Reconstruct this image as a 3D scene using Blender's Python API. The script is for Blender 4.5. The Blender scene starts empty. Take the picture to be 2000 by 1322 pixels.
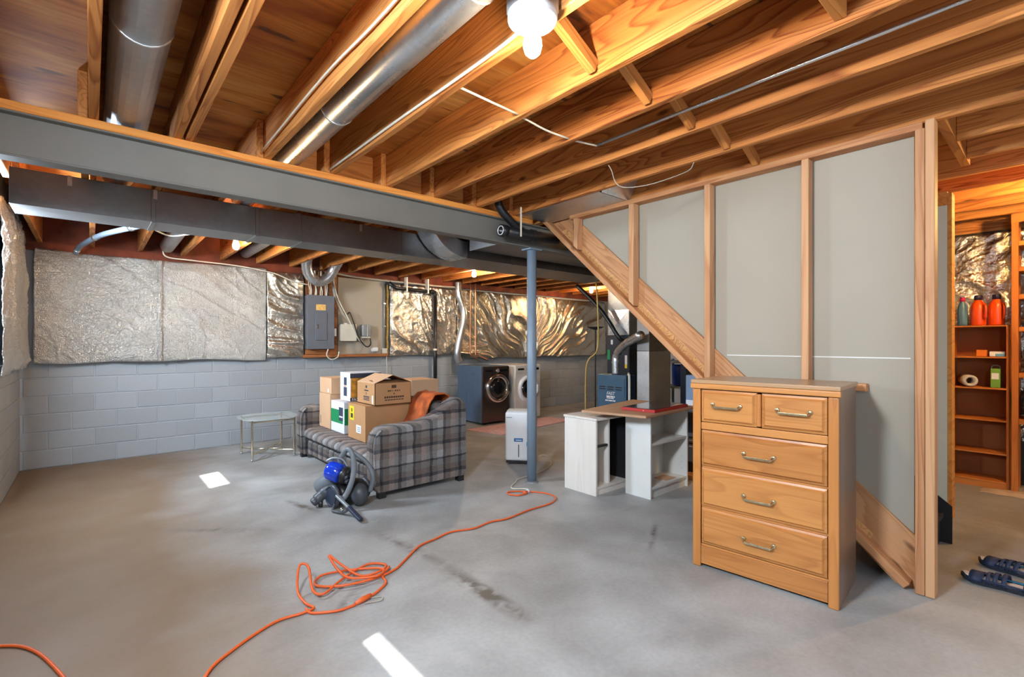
import bpy, math, random
from mathutils import Vector, Matrix, noise as mn
random.seed(7)
S = bpy.context.scene
COL = S.collection
PI = math.pi
R = math.radians

# ------------------------------------------------------------------ camera
cam = bpy.data.objects.new('camera', bpy.data.cameras.new('camera'))
COL.objects.link(cam)
cam.location = (0, 0, 1.30)
cam.rotation_euler = (PI / 2, 0, R(-40.97))
cam.data.sensor_width = 36
cam.data.lens = 946.6 / 2000 * 36
cam.data.shift_y = 0.0045
cam.data.clip_start = 0.02
S.camera = cam

# ------------------------------------------------------------------ light
S.view_settings.view_transform = 'Standard'
S.view_settings.look = 'None'
S.view_settings.gamma = 1.0
S.view_settings.use_curve_mapping = False
S.view_settings.exposure = -0.22
try:
    S.cycles.sample_clamp_indirect = 6.0
    S.cycles.max_bounces = 6
    S.cycles.diffuse_bounces = 4
    S.cycles.glossy_bounces = 3
    S.cycles.use_adaptive_sampling = True
    S.cycles.adaptive_threshold = 0.05
    S.cycles.caustics_reflective = False
    S.cycles.caustics_refractive = False
    S.cycles.blur_glossy = 1.0
except Exception:
    pass
W = bpy.data.worlds.new('sky'); S.world = W; W.use_nodes = True
W.node_tree.nodes['Background'].inputs[0].default_value = (0.55, 0.72, 1.0, 1)
W.node_tree.nodes['Background'].inputs[1].default_value = 1.2

sun = bpy.data.objects.new('sun', bpy.data.lights.new('sun', 'SUN'))
COL.objects.link(sun)
sun.data.energy = 26.0; sun.data.angle = R(0.6); sun.data.color = (1, .96, .9)
# travels towards +x and down
sun.rotation_euler = Vector((-1.0, -0.3, 1.4)).to_track_quat('Z', 'Y').to_euler()

def window_light(name, loc, sx, sy, power, toward, col=(0.72, 0.86, 1.0)):
    l = bpy.data.lights.new(name, 'AREA'); l.shape = 'RECTANGLE'
    l.size = sx; l.size_y = sy; l.energy = power; l.color = col
    o = bpy.data.objects.new(name, l); COL.objects.link(o)
    o.location = loc
    o.rotation_euler = Vector([-t for t in toward]).to_track_quat('Z', 'Y').to_euler()
    return o
BULB_W = 1.0
WIN_A, WIN_B, FILL_C, FILL_D = 280, 210, 60, 55
window_light('daylight_window_1', (-0.53, 1.10, 2.21), 0.34, 0.90, WIN_A, (1, 0, -.25))
window_light('daylight_window_2', (-0.53, 4.87, 2.15), 0.44, 0.62, WIN_B, (1, 0, -.25))
window_light('added_fill_window', (-0.53, -1.05, 2.21), 0.34, 0.85, FILL_C, (1, .2, -.35))  # fill from an unseen window, added to light the chest of drawers
window_light('added_fill_door', (1.2, -2.70, 1.10), 1.9, 1.9, FILL_D, (.15, 1, 0))  # soft fill from an unseen door added behind the camera

# ------------------------------------------------------------------ helpers
def srgb(r, g, b):
    f = lambda c: (c / 255 / 12.92) if c / 255 <= .04045 else ((c / 255 + .055) / 1.055) ** 2.4
    return (f(r), f(g), f(b), 1)

class MB:
    def __init__(s): s.v = []; s.f = []
    def add(s, v, f):
        n = len(s.v); s.v += [tuple(p) for p in v]; s.f += [tuple(i + n for i in q) for q in f]; return s
    def box(s, x0, x1, y0, y1, z0, z1):
        return s.add([(x0,y0,z0),(x1,y0,z0),(x1,y1,z0),(x0,y1,z0),(x0,y0,z1),(x1,y0,z1),(x1,y1,z1),(x0,y1,z1)],
                     [(0,3,2,1),(4,5,6,7),(0,1,5,4),(1,2,6,5),(2,3,7,6),(3,0,4,7)])
    def prism(s, pts, a0, a1, axis='y'):
        # pts: 2D outline; axis: extrusion direction.  y: (x,z)  x: (y,z)  z: (x,y)
        m = {'y': lambda p, a: (p[0], a, p[1]), 'x': lambda p, a: (a, p[0], p[1]), 'z': lambda p, a: (p[0], p[1], a)}[axis]
        n = len(pts)
        v = [m(p, a0) for p in pts] + [m(p, a1) for p in pts]
        f = [tuple(range(n)), tuple(range(2 * n - 1, n - 1, -1))]
        f += [(i, i + n, (i + 1) % n + n, (i + 1) % n) for i in range(n)]
        return s.add(v, f)
    def tube(s, pts, r, n=8, cap=True, close=False):
        pts = [Vector(p) for p in pts]; k = len(pts)
        rr = r if isinstance(r, (list, tuple)) else [r] * k
        v = []; f = []
        up = None
        for i, p in enumerate(pts):
            a = pts[(i - 1) % k] if (i > 0 or close) else p
            b = pts[(i + 1) % k] if (i < k - 1 or close) else p
            t = (b - a)
            t = t.normalized() if t.length > 1e-9 else Vector((0, 0, 1))
            if up is None:
                up = Vector((0, 0, 1)) if abs(t.z) < .9 else Vector((1, 0, 0))
            x = t.cross(up); x = x.normalized() if x.length > 1e-6 else t.orthogonal().normalized()
            y = x.cross(t); up = y
            for j in range(n):
                q = 2 * PI * j / n
                v.append(p + (x * math.cos(q) + y * math.sin(q)) * rr[i])
        m = k if close else k - 1
        for i in range(m):
            for j in range(n):
                a = i * n + j; b = i * n + (j + 1) % n; i2 = ((i + 1) % k) * n
                f.append((a, b, i2 + (j + 1) % n, i2 + j))
        if cap and not close:
            f.append(tuple(range(n - 1, -1, -1))); f.append(tuple((k - 1) * n + j for j in range(n)))
        return s.add(v, f)
    def lathe(s, prof, c=(0, 0, 0), n=20, axis='z'):
        v = []; f = []
        for (r, h) in prof:
            for j in range(n):
                q = 2 * PI * j / n
                a, b = r * math.cos(q), r * math.sin(q)
                v.append({'z': (c[0]+a, c[1]+b, c[2]+h), 'x': (c[0]+h, c[1]+a, c[2]+b), 'y': (c[0]+b, c[1]+h, c[2]+a)}[axis])
        for i in range(len(prof) - 1):
            for j in range(n):
                f.append((i*n+j, i*n+(j+1) % n, (i+1)*n+(j+1) % n, (i+1)*n+j))
        f.append(tuple(range(n - 1, -1, -1))); f.append(tuple((len(prof)-1)*n + j for j in range(n)))
        return s.add(v, f)
    def ball(s, c, rx, ry=None, rz=None, n=14, m=9):
        ry = ry or rx; rz = rz or rx
        v = []; f = []
        for i in range(m + 1):
            t = PI * i / m
            rad = max(math.sin(t), .002)
            for j in range(n):
                q = 2 * PI * j / n
                v.append((c[0] + rx*rad*math.cos(q), c[1] + ry*rad*math.sin(q), c[2] - rz*math.cos(t)))
        for i in range(m):
            for j in range(n):
                f.append((i*n+j, i*n+(j+1) % n, (i+1)*n+(j+1) % n, (i+1)*n+j))
        return s.add(v, f)
    def grid(s, fn, nu, nv):
        v = [fn(i / nu, j / nv) for j in range(nv + 1) for i in range(nu + 1)]
        f = [(j*(nu+1)+i, j*(nu+1)+i+1, (j+1)*(nu+1)+i+1, (j+1)*(nu+1)+i) for j in range(nv) for i in range(nu)]
        return s.add(v, f)
    def build(s, name, mat, parent=None, smooth=False, bevel=0, seg=2, world=True, loc=(0,0,0), rot=(0,0,0), sub=0):
        me = bpy.data.meshes.new(name)
        vv = s.v
        if parent is not None and world:
            p = abs_loc(parent)
            vv = [(a-p[0], b-p[1], c-p[2]) for a, b, c in vv]
        me.from_pydata(vv, [], s.f); me.validate(); me.update()
        o = bpy.data.objects.new(name, me); COL.objects.link(o)
        if mat is not None: me.materials.append(mat)
        o.parent = parent; o.location = loc; o.rotation_euler = rot
        if smooth:
            for p in me.polygons: p.use_smooth = True
        if bevel:
            b = o.modifiers.new('bevel', 'BEVEL'); b.width = bevel; b.segments = seg; b.limit_method = 'ANGLE'; b.angle_limit = R(40)
            if seg > 1:
                for p in me.polygons: p.use_smooth = True
                try:
                    w = o.modifiers.new('wn', 'WEIGHTED_NORMAL'); w.keep_sharp = True
                except Exception: pass
        if sub:
            u = o.modifiers.new('sub', 'SUBSURF'); u.levels = sub; u.render_levels = sub
        return o

def abs_loc(o):
    p = Vector((0, 0, 0))
    while o is not None:
        p = p + o.location; o = o.parent
    return p

def box(x0, x1, y0, y1, z0, z1): return MB().box(x0, x1, y0, y1, z0, z1)
def tube(pts, r, n=8, **k): return MB().tube(pts, r, n, **k)

def tag(o, label=None, cat=None, group=None, kind=None):
    if label: o['label'] = label
    if cat: o['category'] = cat
    if group: o['group'] = group
    if kind: o['kind'] = kind
    return o
def thing(name, label, cat, loc=(0, 0, 0), rotz=0, group=None, kind=None):
    o = bpy.data.objects.new(name, None); COL.objects.link(o)
    o.empty_display_size = .05
    o.location = loc; o.rotation_euler = (0, 0, rotz)
    return tag(o, label, cat, group, kind)
def struct(o): o['kind'] = 'structure'; return o
def clone(src, parent, loc=None, name=None):
    o = src.copy(); COL.objects.link(o); o.parent = parent
    if loc is not None: o.location = loc
    if name: o.name = name
    return o
def smooth_path(pts, n=8):
    """Catmull-Rom through pts"""
    P = [Vector(p) for p in pts]
    P = [P[0] * 2 - P[1]] + P + [P[-1] * 2 - P[-2]]
    out = []
    for i in range(1, len(P) - 2):
        for k in range(n):
            t = k / n
            a, b, c, d = P[i-1], P[i], P[i+1], P[i+2]
            out.append(.5 * ((2*b) + (-a+c)*t + (2*a-5*b+4*c-d)*t*t + (-a+3*b-3*c+d)*t**3))
    out.append(P[-2]); return out

# ------------------------------------------------------------------ materials
def newmat(name):
    m = bpy.data.materials.new(name); m.use_nodes = True
    nt = m.node_tree; b = nt.nodes['Principled BSDF']
    return m, nt, b
def N(nt, t, **k):
    n = nt.nodes.new(t)
    for a, v in k.items():
        if a.startswith('_'): n.inputs[a[1:]].default_value = v
        else: setattr(n, a, v)
    return n
def ramp(nt, stops, fac):
    n = nt.nodes.new('ShaderNodeValToRGB')
    e = n.color_ramp.elements
    while len(e) < len(stops): e.new(.5)
    for el, (p, c) in zip(e, stops): el.position = p; el.color = c
    nt.links.new(fac, n.inputs[0]); return n
def mixc(nt, fac, a, b, mode='MIX'):
    n = nt.nodes.new('ShaderNodeMix'); n.data_type = 'RGBA'; n.blend_type = mode
    for sock, val in ((n.inputs[0], fac), (n.inputs[6], a), (n.inputs[7], b)):
        if hasattr(val, 'links'): nt.links.new(val, sock)
        else: sock.default_value = val
    return n.outputs[2]
def math_(nt, op, a, b=0.0, clamp=False):
    n = nt.nodes.new('ShaderNodeMath'); n.operation = op; n.use_clamp = clamp
    for sock, val in ((n.inputs[0], a), (n.inputs[1], b)):
        if hasattr(val, 'links'): nt.links.new(val, sock)
        else: sock.default_value = val
    return n.outputs[0]
def bump(nt, b, h, strength=.3, dist=.01):
    n = N(nt, 'ShaderNodeBump', _Strength=strength, _Distance=dist)
    nt.links.new(h, n.inputs['Height']); nt.links.new(n.outputs[0], b.inputs['Normal']); return n

def plain(name, col, rough=.5, metal=0, var=.06, scale=9, bmp=0, bscale=60, spec=.5, coat=0, alpha=1, trans=0):
    m, nt, b = newmat(name)
    tc = N(nt, 'ShaderNodeTexCoord')
    nz = N(nt, 'ShaderNodeTexNoise', _Scale=scale, _Detail=4.0)
    nt.links.new(tc.outputs['Object'], nz.inputs['Vector'])
    lo = tuple(c * (1 - var) for c in col[:3]) + (1,); hi = tuple(min(1, c * (1 + var)) for c in col[:3]) + (1,)
    r = ramp(nt, [(.3, lo), (.7, hi)], nz.outputs[0])
    nt.links.new(r.outputs[0], b.inputs['Base Color'])
    b.inputs['Roughness'].default_value = rough; b.inputs['Metallic'].default_value = metal
    b.inputs['Specular IOR Level'].default_value = spec
    b.inputs['Coat Weight'].default_value = coat
    b.inputs['Transmission Weight'].default_value = trans
    b.inputs['Alpha'].default_value = alpha
    if bmp:
        n2 = N(nt, 'ShaderNodeTexNoise', _Scale=bscale, _Detail=5.0)
        nt.links.new(tc.outputs['Object'], n2.inputs['Vector'])
        bump(nt, b, n2.outputs[0], bmp, .004)
    return m

def wood(name, light, dark, axis='y', knots=True, rough=.62, ring=9.0, spec=.3, knotcol=None, ringk=.55, coat=0):
    m, nt, b = newmat(name)
    tc = N(nt, 'ShaderNodeTexCoord'); oi = N(nt, 'ShaderNodeObjectInfo')
    off = N(nt, 'ShaderNodeVectorMath', operation='MULTIPLY'); off.inputs[1].default_value = (31.7, 17.3, 53.1)
    cb = N(nt, 'ShaderNodeCombineXYZ')
    for i in range(3): nt.links.new(oi.outputs['Random'], cb.inputs[i])
    nt.links.new(cb.outputs[0], off.inputs[0])
    ad = N(nt, 'ShaderNodeVectorMath', operation='ADD')
    nt.links.new(tc.outputs['Object'], ad.inputs[0]); nt.links.new(off.outputs[0], ad.inputs[1])
    ax = 'xyz'.index(axis)
    def stretched(along, across):
        v = N(nt, 'ShaderNodeVectorMath', operation='MULTIPLY')
        s = [across] * 3; s[ax] = along; v.inputs[1].default_value = s
        nt.links.new(ad.outputs[0], v.inputs[0]); return v.outputs[0]
    n1 = N(nt, 'ShaderNodeTexNoise', _Scale=1.0, _Detail=2.0, _Distortion=.4)
    nt.links.new(stretched(.55, 6.5), n1.inputs['Vector'])
    k = math_(nt, 'MULTIPLY', n1.outputs[0], ring)
    fr = math_(nt, 'FRACT', k)
    rings = ramp(nt, [(0, (0,0,0,1)), (.55, (.35,.35,.35,1)), (.86, (1,1,1,1)), (1, (0,0,0,1))], fr)
    n2 = N(nt, 'ShaderNodeTexNoise', _Scale=1.0, _Detail=3.0)
    nt.links.new(stretched(3.0, 130), n2.inputs['Vector'])
    n3 = N(nt, 'ShaderNodeTexNoise', _Scale=1.0, _Detail=2.0)
    nt.links.new(stretched(.8, 2.5), n3.inputs['Vector'])
    f = math_(nt, 'MULTIPLY', rings.outputs[0], ringk)
    f = math_(nt, 'ADD', f, math_(nt, 'MULTIPLY', math_(nt, 'SUBTRACT', n2.outputs[0], .5), .5))
    f = math_(nt, 'ADD', f, math_(nt, 'MULTIPLY', math_(nt, 'SUBTRACT', n3.outputs[0], .45), 1.1))
    f = math_(nt, 'ADD', f, math_(nt, 'MULTIPLY', math_(nt, 'SUBTRACT', oi.outputs['Random'], .5), .35), clamp=True)
    col = mixc(nt, f, light, dark)
    if knots:
        vo = N(nt, 'ShaderNodeTexVoronoi', _Scale=1.0)
        nt.links.new(stretched(2.2, 6.0), vo.inputs['Vector'])
        kn = ramp(nt, [(.07, (1,1,1,1)), (.13, (0,0,0,1))], vo.outputs['Distance'])
        sel = N(nt, 'ShaderNodeSeparateColor'); nt.links.new(vo.outputs['Color'], sel.inputs[0])
        gate = math_(nt, 'GREATER_THAN', sel.outputs[0], .40)
        col = mixc(nt, math_(nt, 'MULTIPLY', math_(nt, 'MULTIPLY', kn.outputs[0], gate), .85), col, knotcol or tuple(c*.35 for c in dark[:3]) + (1,))
    nt.links.new(col, b.inputs['Base Color'])
    b.inputs['Roughness'].default_value = rough; b.inputs['Specular IOR Level'].default_value = spec
    b.inputs['Coat Weight'].default_value = coat; b.inputs['Coat Roughness'].default_value = .25
    bump(nt, b, n2.outputs[0], .12, .002)
    return m

def galv(name, col, rough=.38, metal=.92):
    m, nt, b = newmat(name)
    tc = N(nt, 'ShaderNodeTexCoord')
    vo = N(nt, 'ShaderNodeTexVoronoi', _Scale=38.0); nt.links.new(tc.outputs['Object'], vo.inputs['Vector'])
    sp = N(nt, 'ShaderNodeSeparateColor'); nt.links.new(vo.outputs['Color'], sp.inputs[0])
    nz = N(nt, 'ShaderNodeTexNoise', _Scale=2.5, _Detail=5.0); nt.links.new(tc.outputs['Object'], nz.inputs['Vector'])
    f = math_(nt, 'ADD', math_(nt, 'MULTIPLY', sp.outputs[0], .14), math_(nt, 'MULTIPLY', nz.outputs[0], .80))
    r = ramp(nt, [(.25, tuple(c*.8 for c in col[:3])+(1,)), (.75, tuple(min(1, c*1.12) for c in col[:3])+(1,))], f)
    nt.links.new(r.outputs[0], b.inputs['Base Color'])
    rr = math_(nt, 'ADD', math_(nt, 'MULTIPLY', nz.outputs[0], .2), rough - .1)
    nt.links.new(rr, b.inputs['Roughness']); b.inputs['Metallic'].default_value = metal
    return m

def foil(name, col, rough, fine, fstr, metal=.95):
    m, nt, b = newmat(name)
    tc = N(nt, 'ShaderNodeTexCoord')
    nz = N(nt, 'ShaderNodeTexNoise', _Scale=fine, _Detail=6.0, _Distortion=1.2); nt.links.new(tc.outputs['Object'], nz.inputs['Vector'])
    n2 = N(nt, 'ShaderNodeTexNoise', _Scale=3.0, _Detail=3.0); nt.links.new(tc.outputs['Object'], n2.inputs['Vector'])
    r = ramp(nt, [(.3, tuple(c*.82 for c in col[:3])+(1,)), (.7, col)], n2.outputs[0])
    nt.links.new(r.outputs[0], b.inputs['Base Color'])
    b.inputs['Metallic'].default_value = metal; b.inputs['Roughness'].default_value = rough
    bump(nt, b, nz.outputs[0], fstr, .02)
    return m

M = {}
M['joist'] = wood('joist_pine', srgb(212, 142, 76), srgb(132, 64, 24), 'y', ringk=.62, ring=15)
M['joist_x'] = wood('blocking_pine', srgb(208, 140, 74), srgb(146, 78, 32), 'x')
M['plate_x'] = wood('sill_plate_pine', srgb(232, 158, 78), srgb(190, 104, 36), 'x')
M['stud'] = wood('stud_pine', srgb(206, 158, 116), srgb(160, 102, 64), 'z', ring=7)
M['stud_y'] = wood('plate_pine', srgb(206, 152, 106), srgb(160, 98, 58), 'y', ring=7)
M['stringer'] = wood('stringer_board', srgb(202, 150, 106), srgb(146, 92, 54), 'y', ring=12)
M['lvl'] = wood('laminated_edge', srgb(216, 166, 110), srgb(150, 92, 46), 'x', ring=26, knots=False, ringk=.8)
M['oak_y'] = wood('oak_drawer', srgb(200, 136, 74), srgb(152, 90, 42), 'y', ring=11, rough=.36, spec=.5, knots=False, ringk=.42)
M['oak_z'] = wood('oak_upright', srgb(196, 130, 68), srgb(152, 90, 42), 'z', ring=9, rough=.36, spec=.5, knots=False, ringk=.4)
M['oak_side'] = wood('oak_veneer_side', srgb(138, 112, 92), srgb(106, 82, 64), 'z', ring=5, rough=.3, spec=.6, knots=False, ringk=.2)
M['oak_top'] = wood('oak_top', srgb(176, 140, 104), srgb(150, 112, 78), 'y', ring=7, rough=.28, spec=.6, knots=False, ringk=.3)
M['shelfwood'] = wood('shelf_wood', srgb(196, 118, 52), srgb(150, 80, 30), 'z', ring=6, knots=False)
M['shelfwood_y'] = wood('shelf_board', srgb(200, 124, 56), srgb(156, 86, 34), 'y', ring=6, knots=False)
M['shelfback'] = plain('shelf_back_board', srgb(150, 84, 36), .7, var=.12, scale=3)
M['redrim'] = plain('rim_red_stain', srgb(112, 52, 30), .8, var=.6, scale=3.6)
M['ledger'] = wood('ledger_board', srgb(176, 112, 66), srgb(110, 66, 36), 'x')
M['steel'] = plain('beam_grey_paint', srgb(114, 113, 108), .5, .0, var=.05, scale=4, bmp=.05, bscale=40)
M['post'] = plain('post_blue_grey_paint', srgb(128, 144, 160), .42, .0, var=.05)
M['galv'] = galv('galvanised_sheet', (.62, .645, .67))
M['galv_dull'] = galv('galvanised_dull', (.30, .305, .31), .36)
M['galv_bright'] = galv('galvanised_bright', (.74, .77, .80), .28)
M['foil'] = foil('foil_matte', (.80, .785, .74, 1), .28, 55, 1.0, .90)
M['foil_gold'] = foil('foil_shiny', (.83, .785, .68, 1), .26, 30, .5)
M['foil_edge'] = plain('fibreglass_edge', srgb(176, 140, 74), .95, var=.3, scale=30, bmp=.8, bscale=90)
M['kraft'] = plain('dark_backing', srgb(70, 62, 52), .9)
M['white'] = plain('white_plastic', srgb(232, 234, 236), .35, var=.02)
M['whitepaint'] = plain('white_paint_board', srgb(226, 226, 222), .5, var=.03, scale=5)
M['whitewash'] = wood('whitewashed_board', srgb(232, 226, 218), srgb(206, 198, 188), 'z', ring=5, knots=False, ringk=.3)
M['black'] = plain('black_plastic', srgb(34, 34, 36), .38, var=.1)
M['blackpipe'] = plain('black_abs_pipe', srgb(26, 27, 30), .33, var=.1)
M['darkgrey'] = plain('dark_grey_plastic', srgb(70, 74, 80), .4)
M['greyhose'] = plain('grey_hose', srgb(112, 118, 124), .45)
M['chrome'] = plain('chrome', (.8, .8, .8, 1), .12, 1.0, var=.01)
M['brass'] = plain('brass', (.82, .76, .62, 1), .2, 1.0, var=.05)
M['brass_dark'] = plain('antique_brass', (.55, .47, .30, 1), .3, 1.0, var=.15, scale=40)
M['copper'] = plain('copper_pipe', (.62, .30, .16, 1), .35, .9, var=.15)
M['card'] = plain('cardboard', srgb(186, 142, 100), .8, var=.05, scale=5, spec=.2)
M['card_l'] = plain('cardboard_light', srgb(216, 176, 140), .8, var=.04, scale=5, spec=.2)
M['card_d'] = plain('cardboard_inside', srgb(150, 112, 78), .85, spec=.2)
M['cardwhite'] = plain('printed_white_card', srgb(234, 236, 242), .5, var=.02)
M['green'] = plain('green_print', srgb(24, 140, 84), .5)
M['yellow'] = plain('yellow_label', srgb(236, 214, 40), .5)
M['ink'] = plain('dark_print', srgb(76, 58, 44), .7)
M['inkblue'] = plain('blue_black_print', srgb(52, 62, 84), .6)
M['ochre'] = plain('ochre_print', srgb(200, 140, 50), .5, var=.5, scale=22)
M['bluesticker'] = plain('blue_sticker', srgb(44, 112, 176), .4)
M['cyan'] = plain('cyan_sticker', srgb(96, 178, 222), .4)
M['orange_cord'] = plain('orange_cord', srgb(226, 98, 40), .45, var=.05)
M['wire'] = plain('white_cable', srgb(226, 218, 200), .5)
M['wire_grey'] = plain('grey_cable', srgb(168, 160, 146), .5)
M['bluebin'] = plain('blue_bin', srgb(16, 64, 206), .12, var=.15, coat=.6)
M['panel'] = plain('panel_grey', srgb(108, 114, 124), .45, .1)
M['beige'] = plain('beige_metal', srgb(206, 204, 190), .5)
M['washer'] = plain('washer_graphite', srgb(96, 84, 80), .24, .75, var=.05)
M['washer_side'] = plain('washer_side_blue_grey', srgb(84, 104, 128), .38, .1)
M['dryer'] = plain('dryer_white', srgb(226, 222, 214), .35)
M['glassdark'] = plain('dark_door_glass', srgb(24, 24, 26), .06, coat=.8)
M['rug'] = plain('pink_rug', srgb(212, 168, 164), .95, var=.22, scale=26, bmp=.6, bscale=120)
M['furnace'] = plain('furnace_black', srgb(40, 46, 56), .4, .2)
M['furnace_blue'] = plain('furnace_slate_blue', srgb(66, 98, 124), .42, .1)
M['pvc'] = plain('pvc', srgb(220, 216, 200), .45)
M['yellowpipe'] = plain('yellow_gas_line', srgb(206, 176, 96), .5)
M['red'] = plain('red_box', srgb(186, 56, 52), .45)
M['redtop'] = plain('dark_glossy_lid', srgb(62, 54, 56), .22, coat=.5)
M['boardtop'] = wood('particle_board_top', srgb(196, 156, 124), srgb(164, 122, 92), 'x', knots=False, ring=4, ringk=.2)
M['navy'] = plain('navy_sandal', srgb(34, 46, 74), .6, var=.2, scale=30)
M['teal'] = plain('teal_sandal_trim', srgb(30, 110, 150), .5, var=.3, scale=40)
M['insole'] = plain('pale_insole', srgb(206, 198, 198), .7)
M['sole'] = plain('dark_sole', srgb(24, 28, 40), .7)
M['jug'] = plain('orange_jug', srgb(240, 84, 20), .3)
M['jugcap'] = plain('navy_cap', srgb(46, 38, 66), .4)
M['bottleblue'] = plain('slate_blue_bottle', srgb(88, 128, 154), .25)
M['pinkcap'] = plain('magenta_cap', srgb(206, 40, 84), .4)
M['limegreen'] = plain('lime_carton', srgb(112, 168, 60), .45)
M['orangebox'] = plain('orange_small_box', srgb(238, 130, 24), .5)
M['plasticbag'] = plain('cloudy_plastic', srgb(206, 196, 184), .25, var=.15, scale=14, bmp=.5, bscale=22)
M['rag'] = plain('pale_rag', srgb(196, 170, 140), .9, bmp=.4)
M['carpetblack'] = plain('black_stair_carpet', srgb(40, 38, 38), .95, bmp=.3, bscale=200)
M['bluebarrel'] = plain('blue_barrel', srgb(22, 66, 160), .3)
M['shaft'] = plain('grey_shelf_metal', srgb(150, 156, 160), .4, .4)
M['steelblue'] = plain('slate_blue_case', srgb(126, 150, 180), .5)
M['bindergrey'] = plain('charcoal_case', srgb(44, 52, 70), .5)

def glass_mat():
    m, nt, b = newmat('table_glass')
    nz = N(nt, 'ShaderNodeTexNoise', _Scale=5.0)
    tc = N(nt, 'ShaderNodeTexCoord'); nt.links.new(tc.outputs['Object'], nz.inputs['Vector'])
    r = ramp(nt, [(.3, (.62, .74, .72, 1)), (.7, (.70, .80, .78, 1))], nz.outputs[0])
    nt.links.new(r.outputs[0], b.inputs['Base Color'])
    b.inputs['Roughness'].default_value = .04; b.inputs['Alpha'].default_value = .35
    b.inputs['Specular IOR Level'].default_value = .9
    return m
M['glass'] = glass_mat()
def wglass():
    m, nt, b = newmat('window_glass')
    nz = N(nt, 'ShaderNodeTexNoise', _Scale=3.0)
    tr = N(nt, 'ShaderNodeBsdfTransparent'); gl = N(nt, 'ShaderNodeBsdfGlossy', _Roughness=.05)
    mx = N(nt, 'ShaderNodeMixShader', _Fac=.06)
    nt.links.new(tr.outputs[0], mx.inputs[1]); nt.links.new(gl.outputs[0], mx.inputs[2])
    nt.links.new(mx.outputs[0], nt.nodes['Material Output'].inputs[0]); return m
M['window_glass'] = wglass()

def emit(name, col, strength):
    m, nt, b = newmat(name)
    b.inputs['Emission Color'].default_value = col; b.inputs['Emission Strength'].default_value = strength
    b.inputs['Base Color'].default_value = (.9, .9, .9, 1); return m

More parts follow.
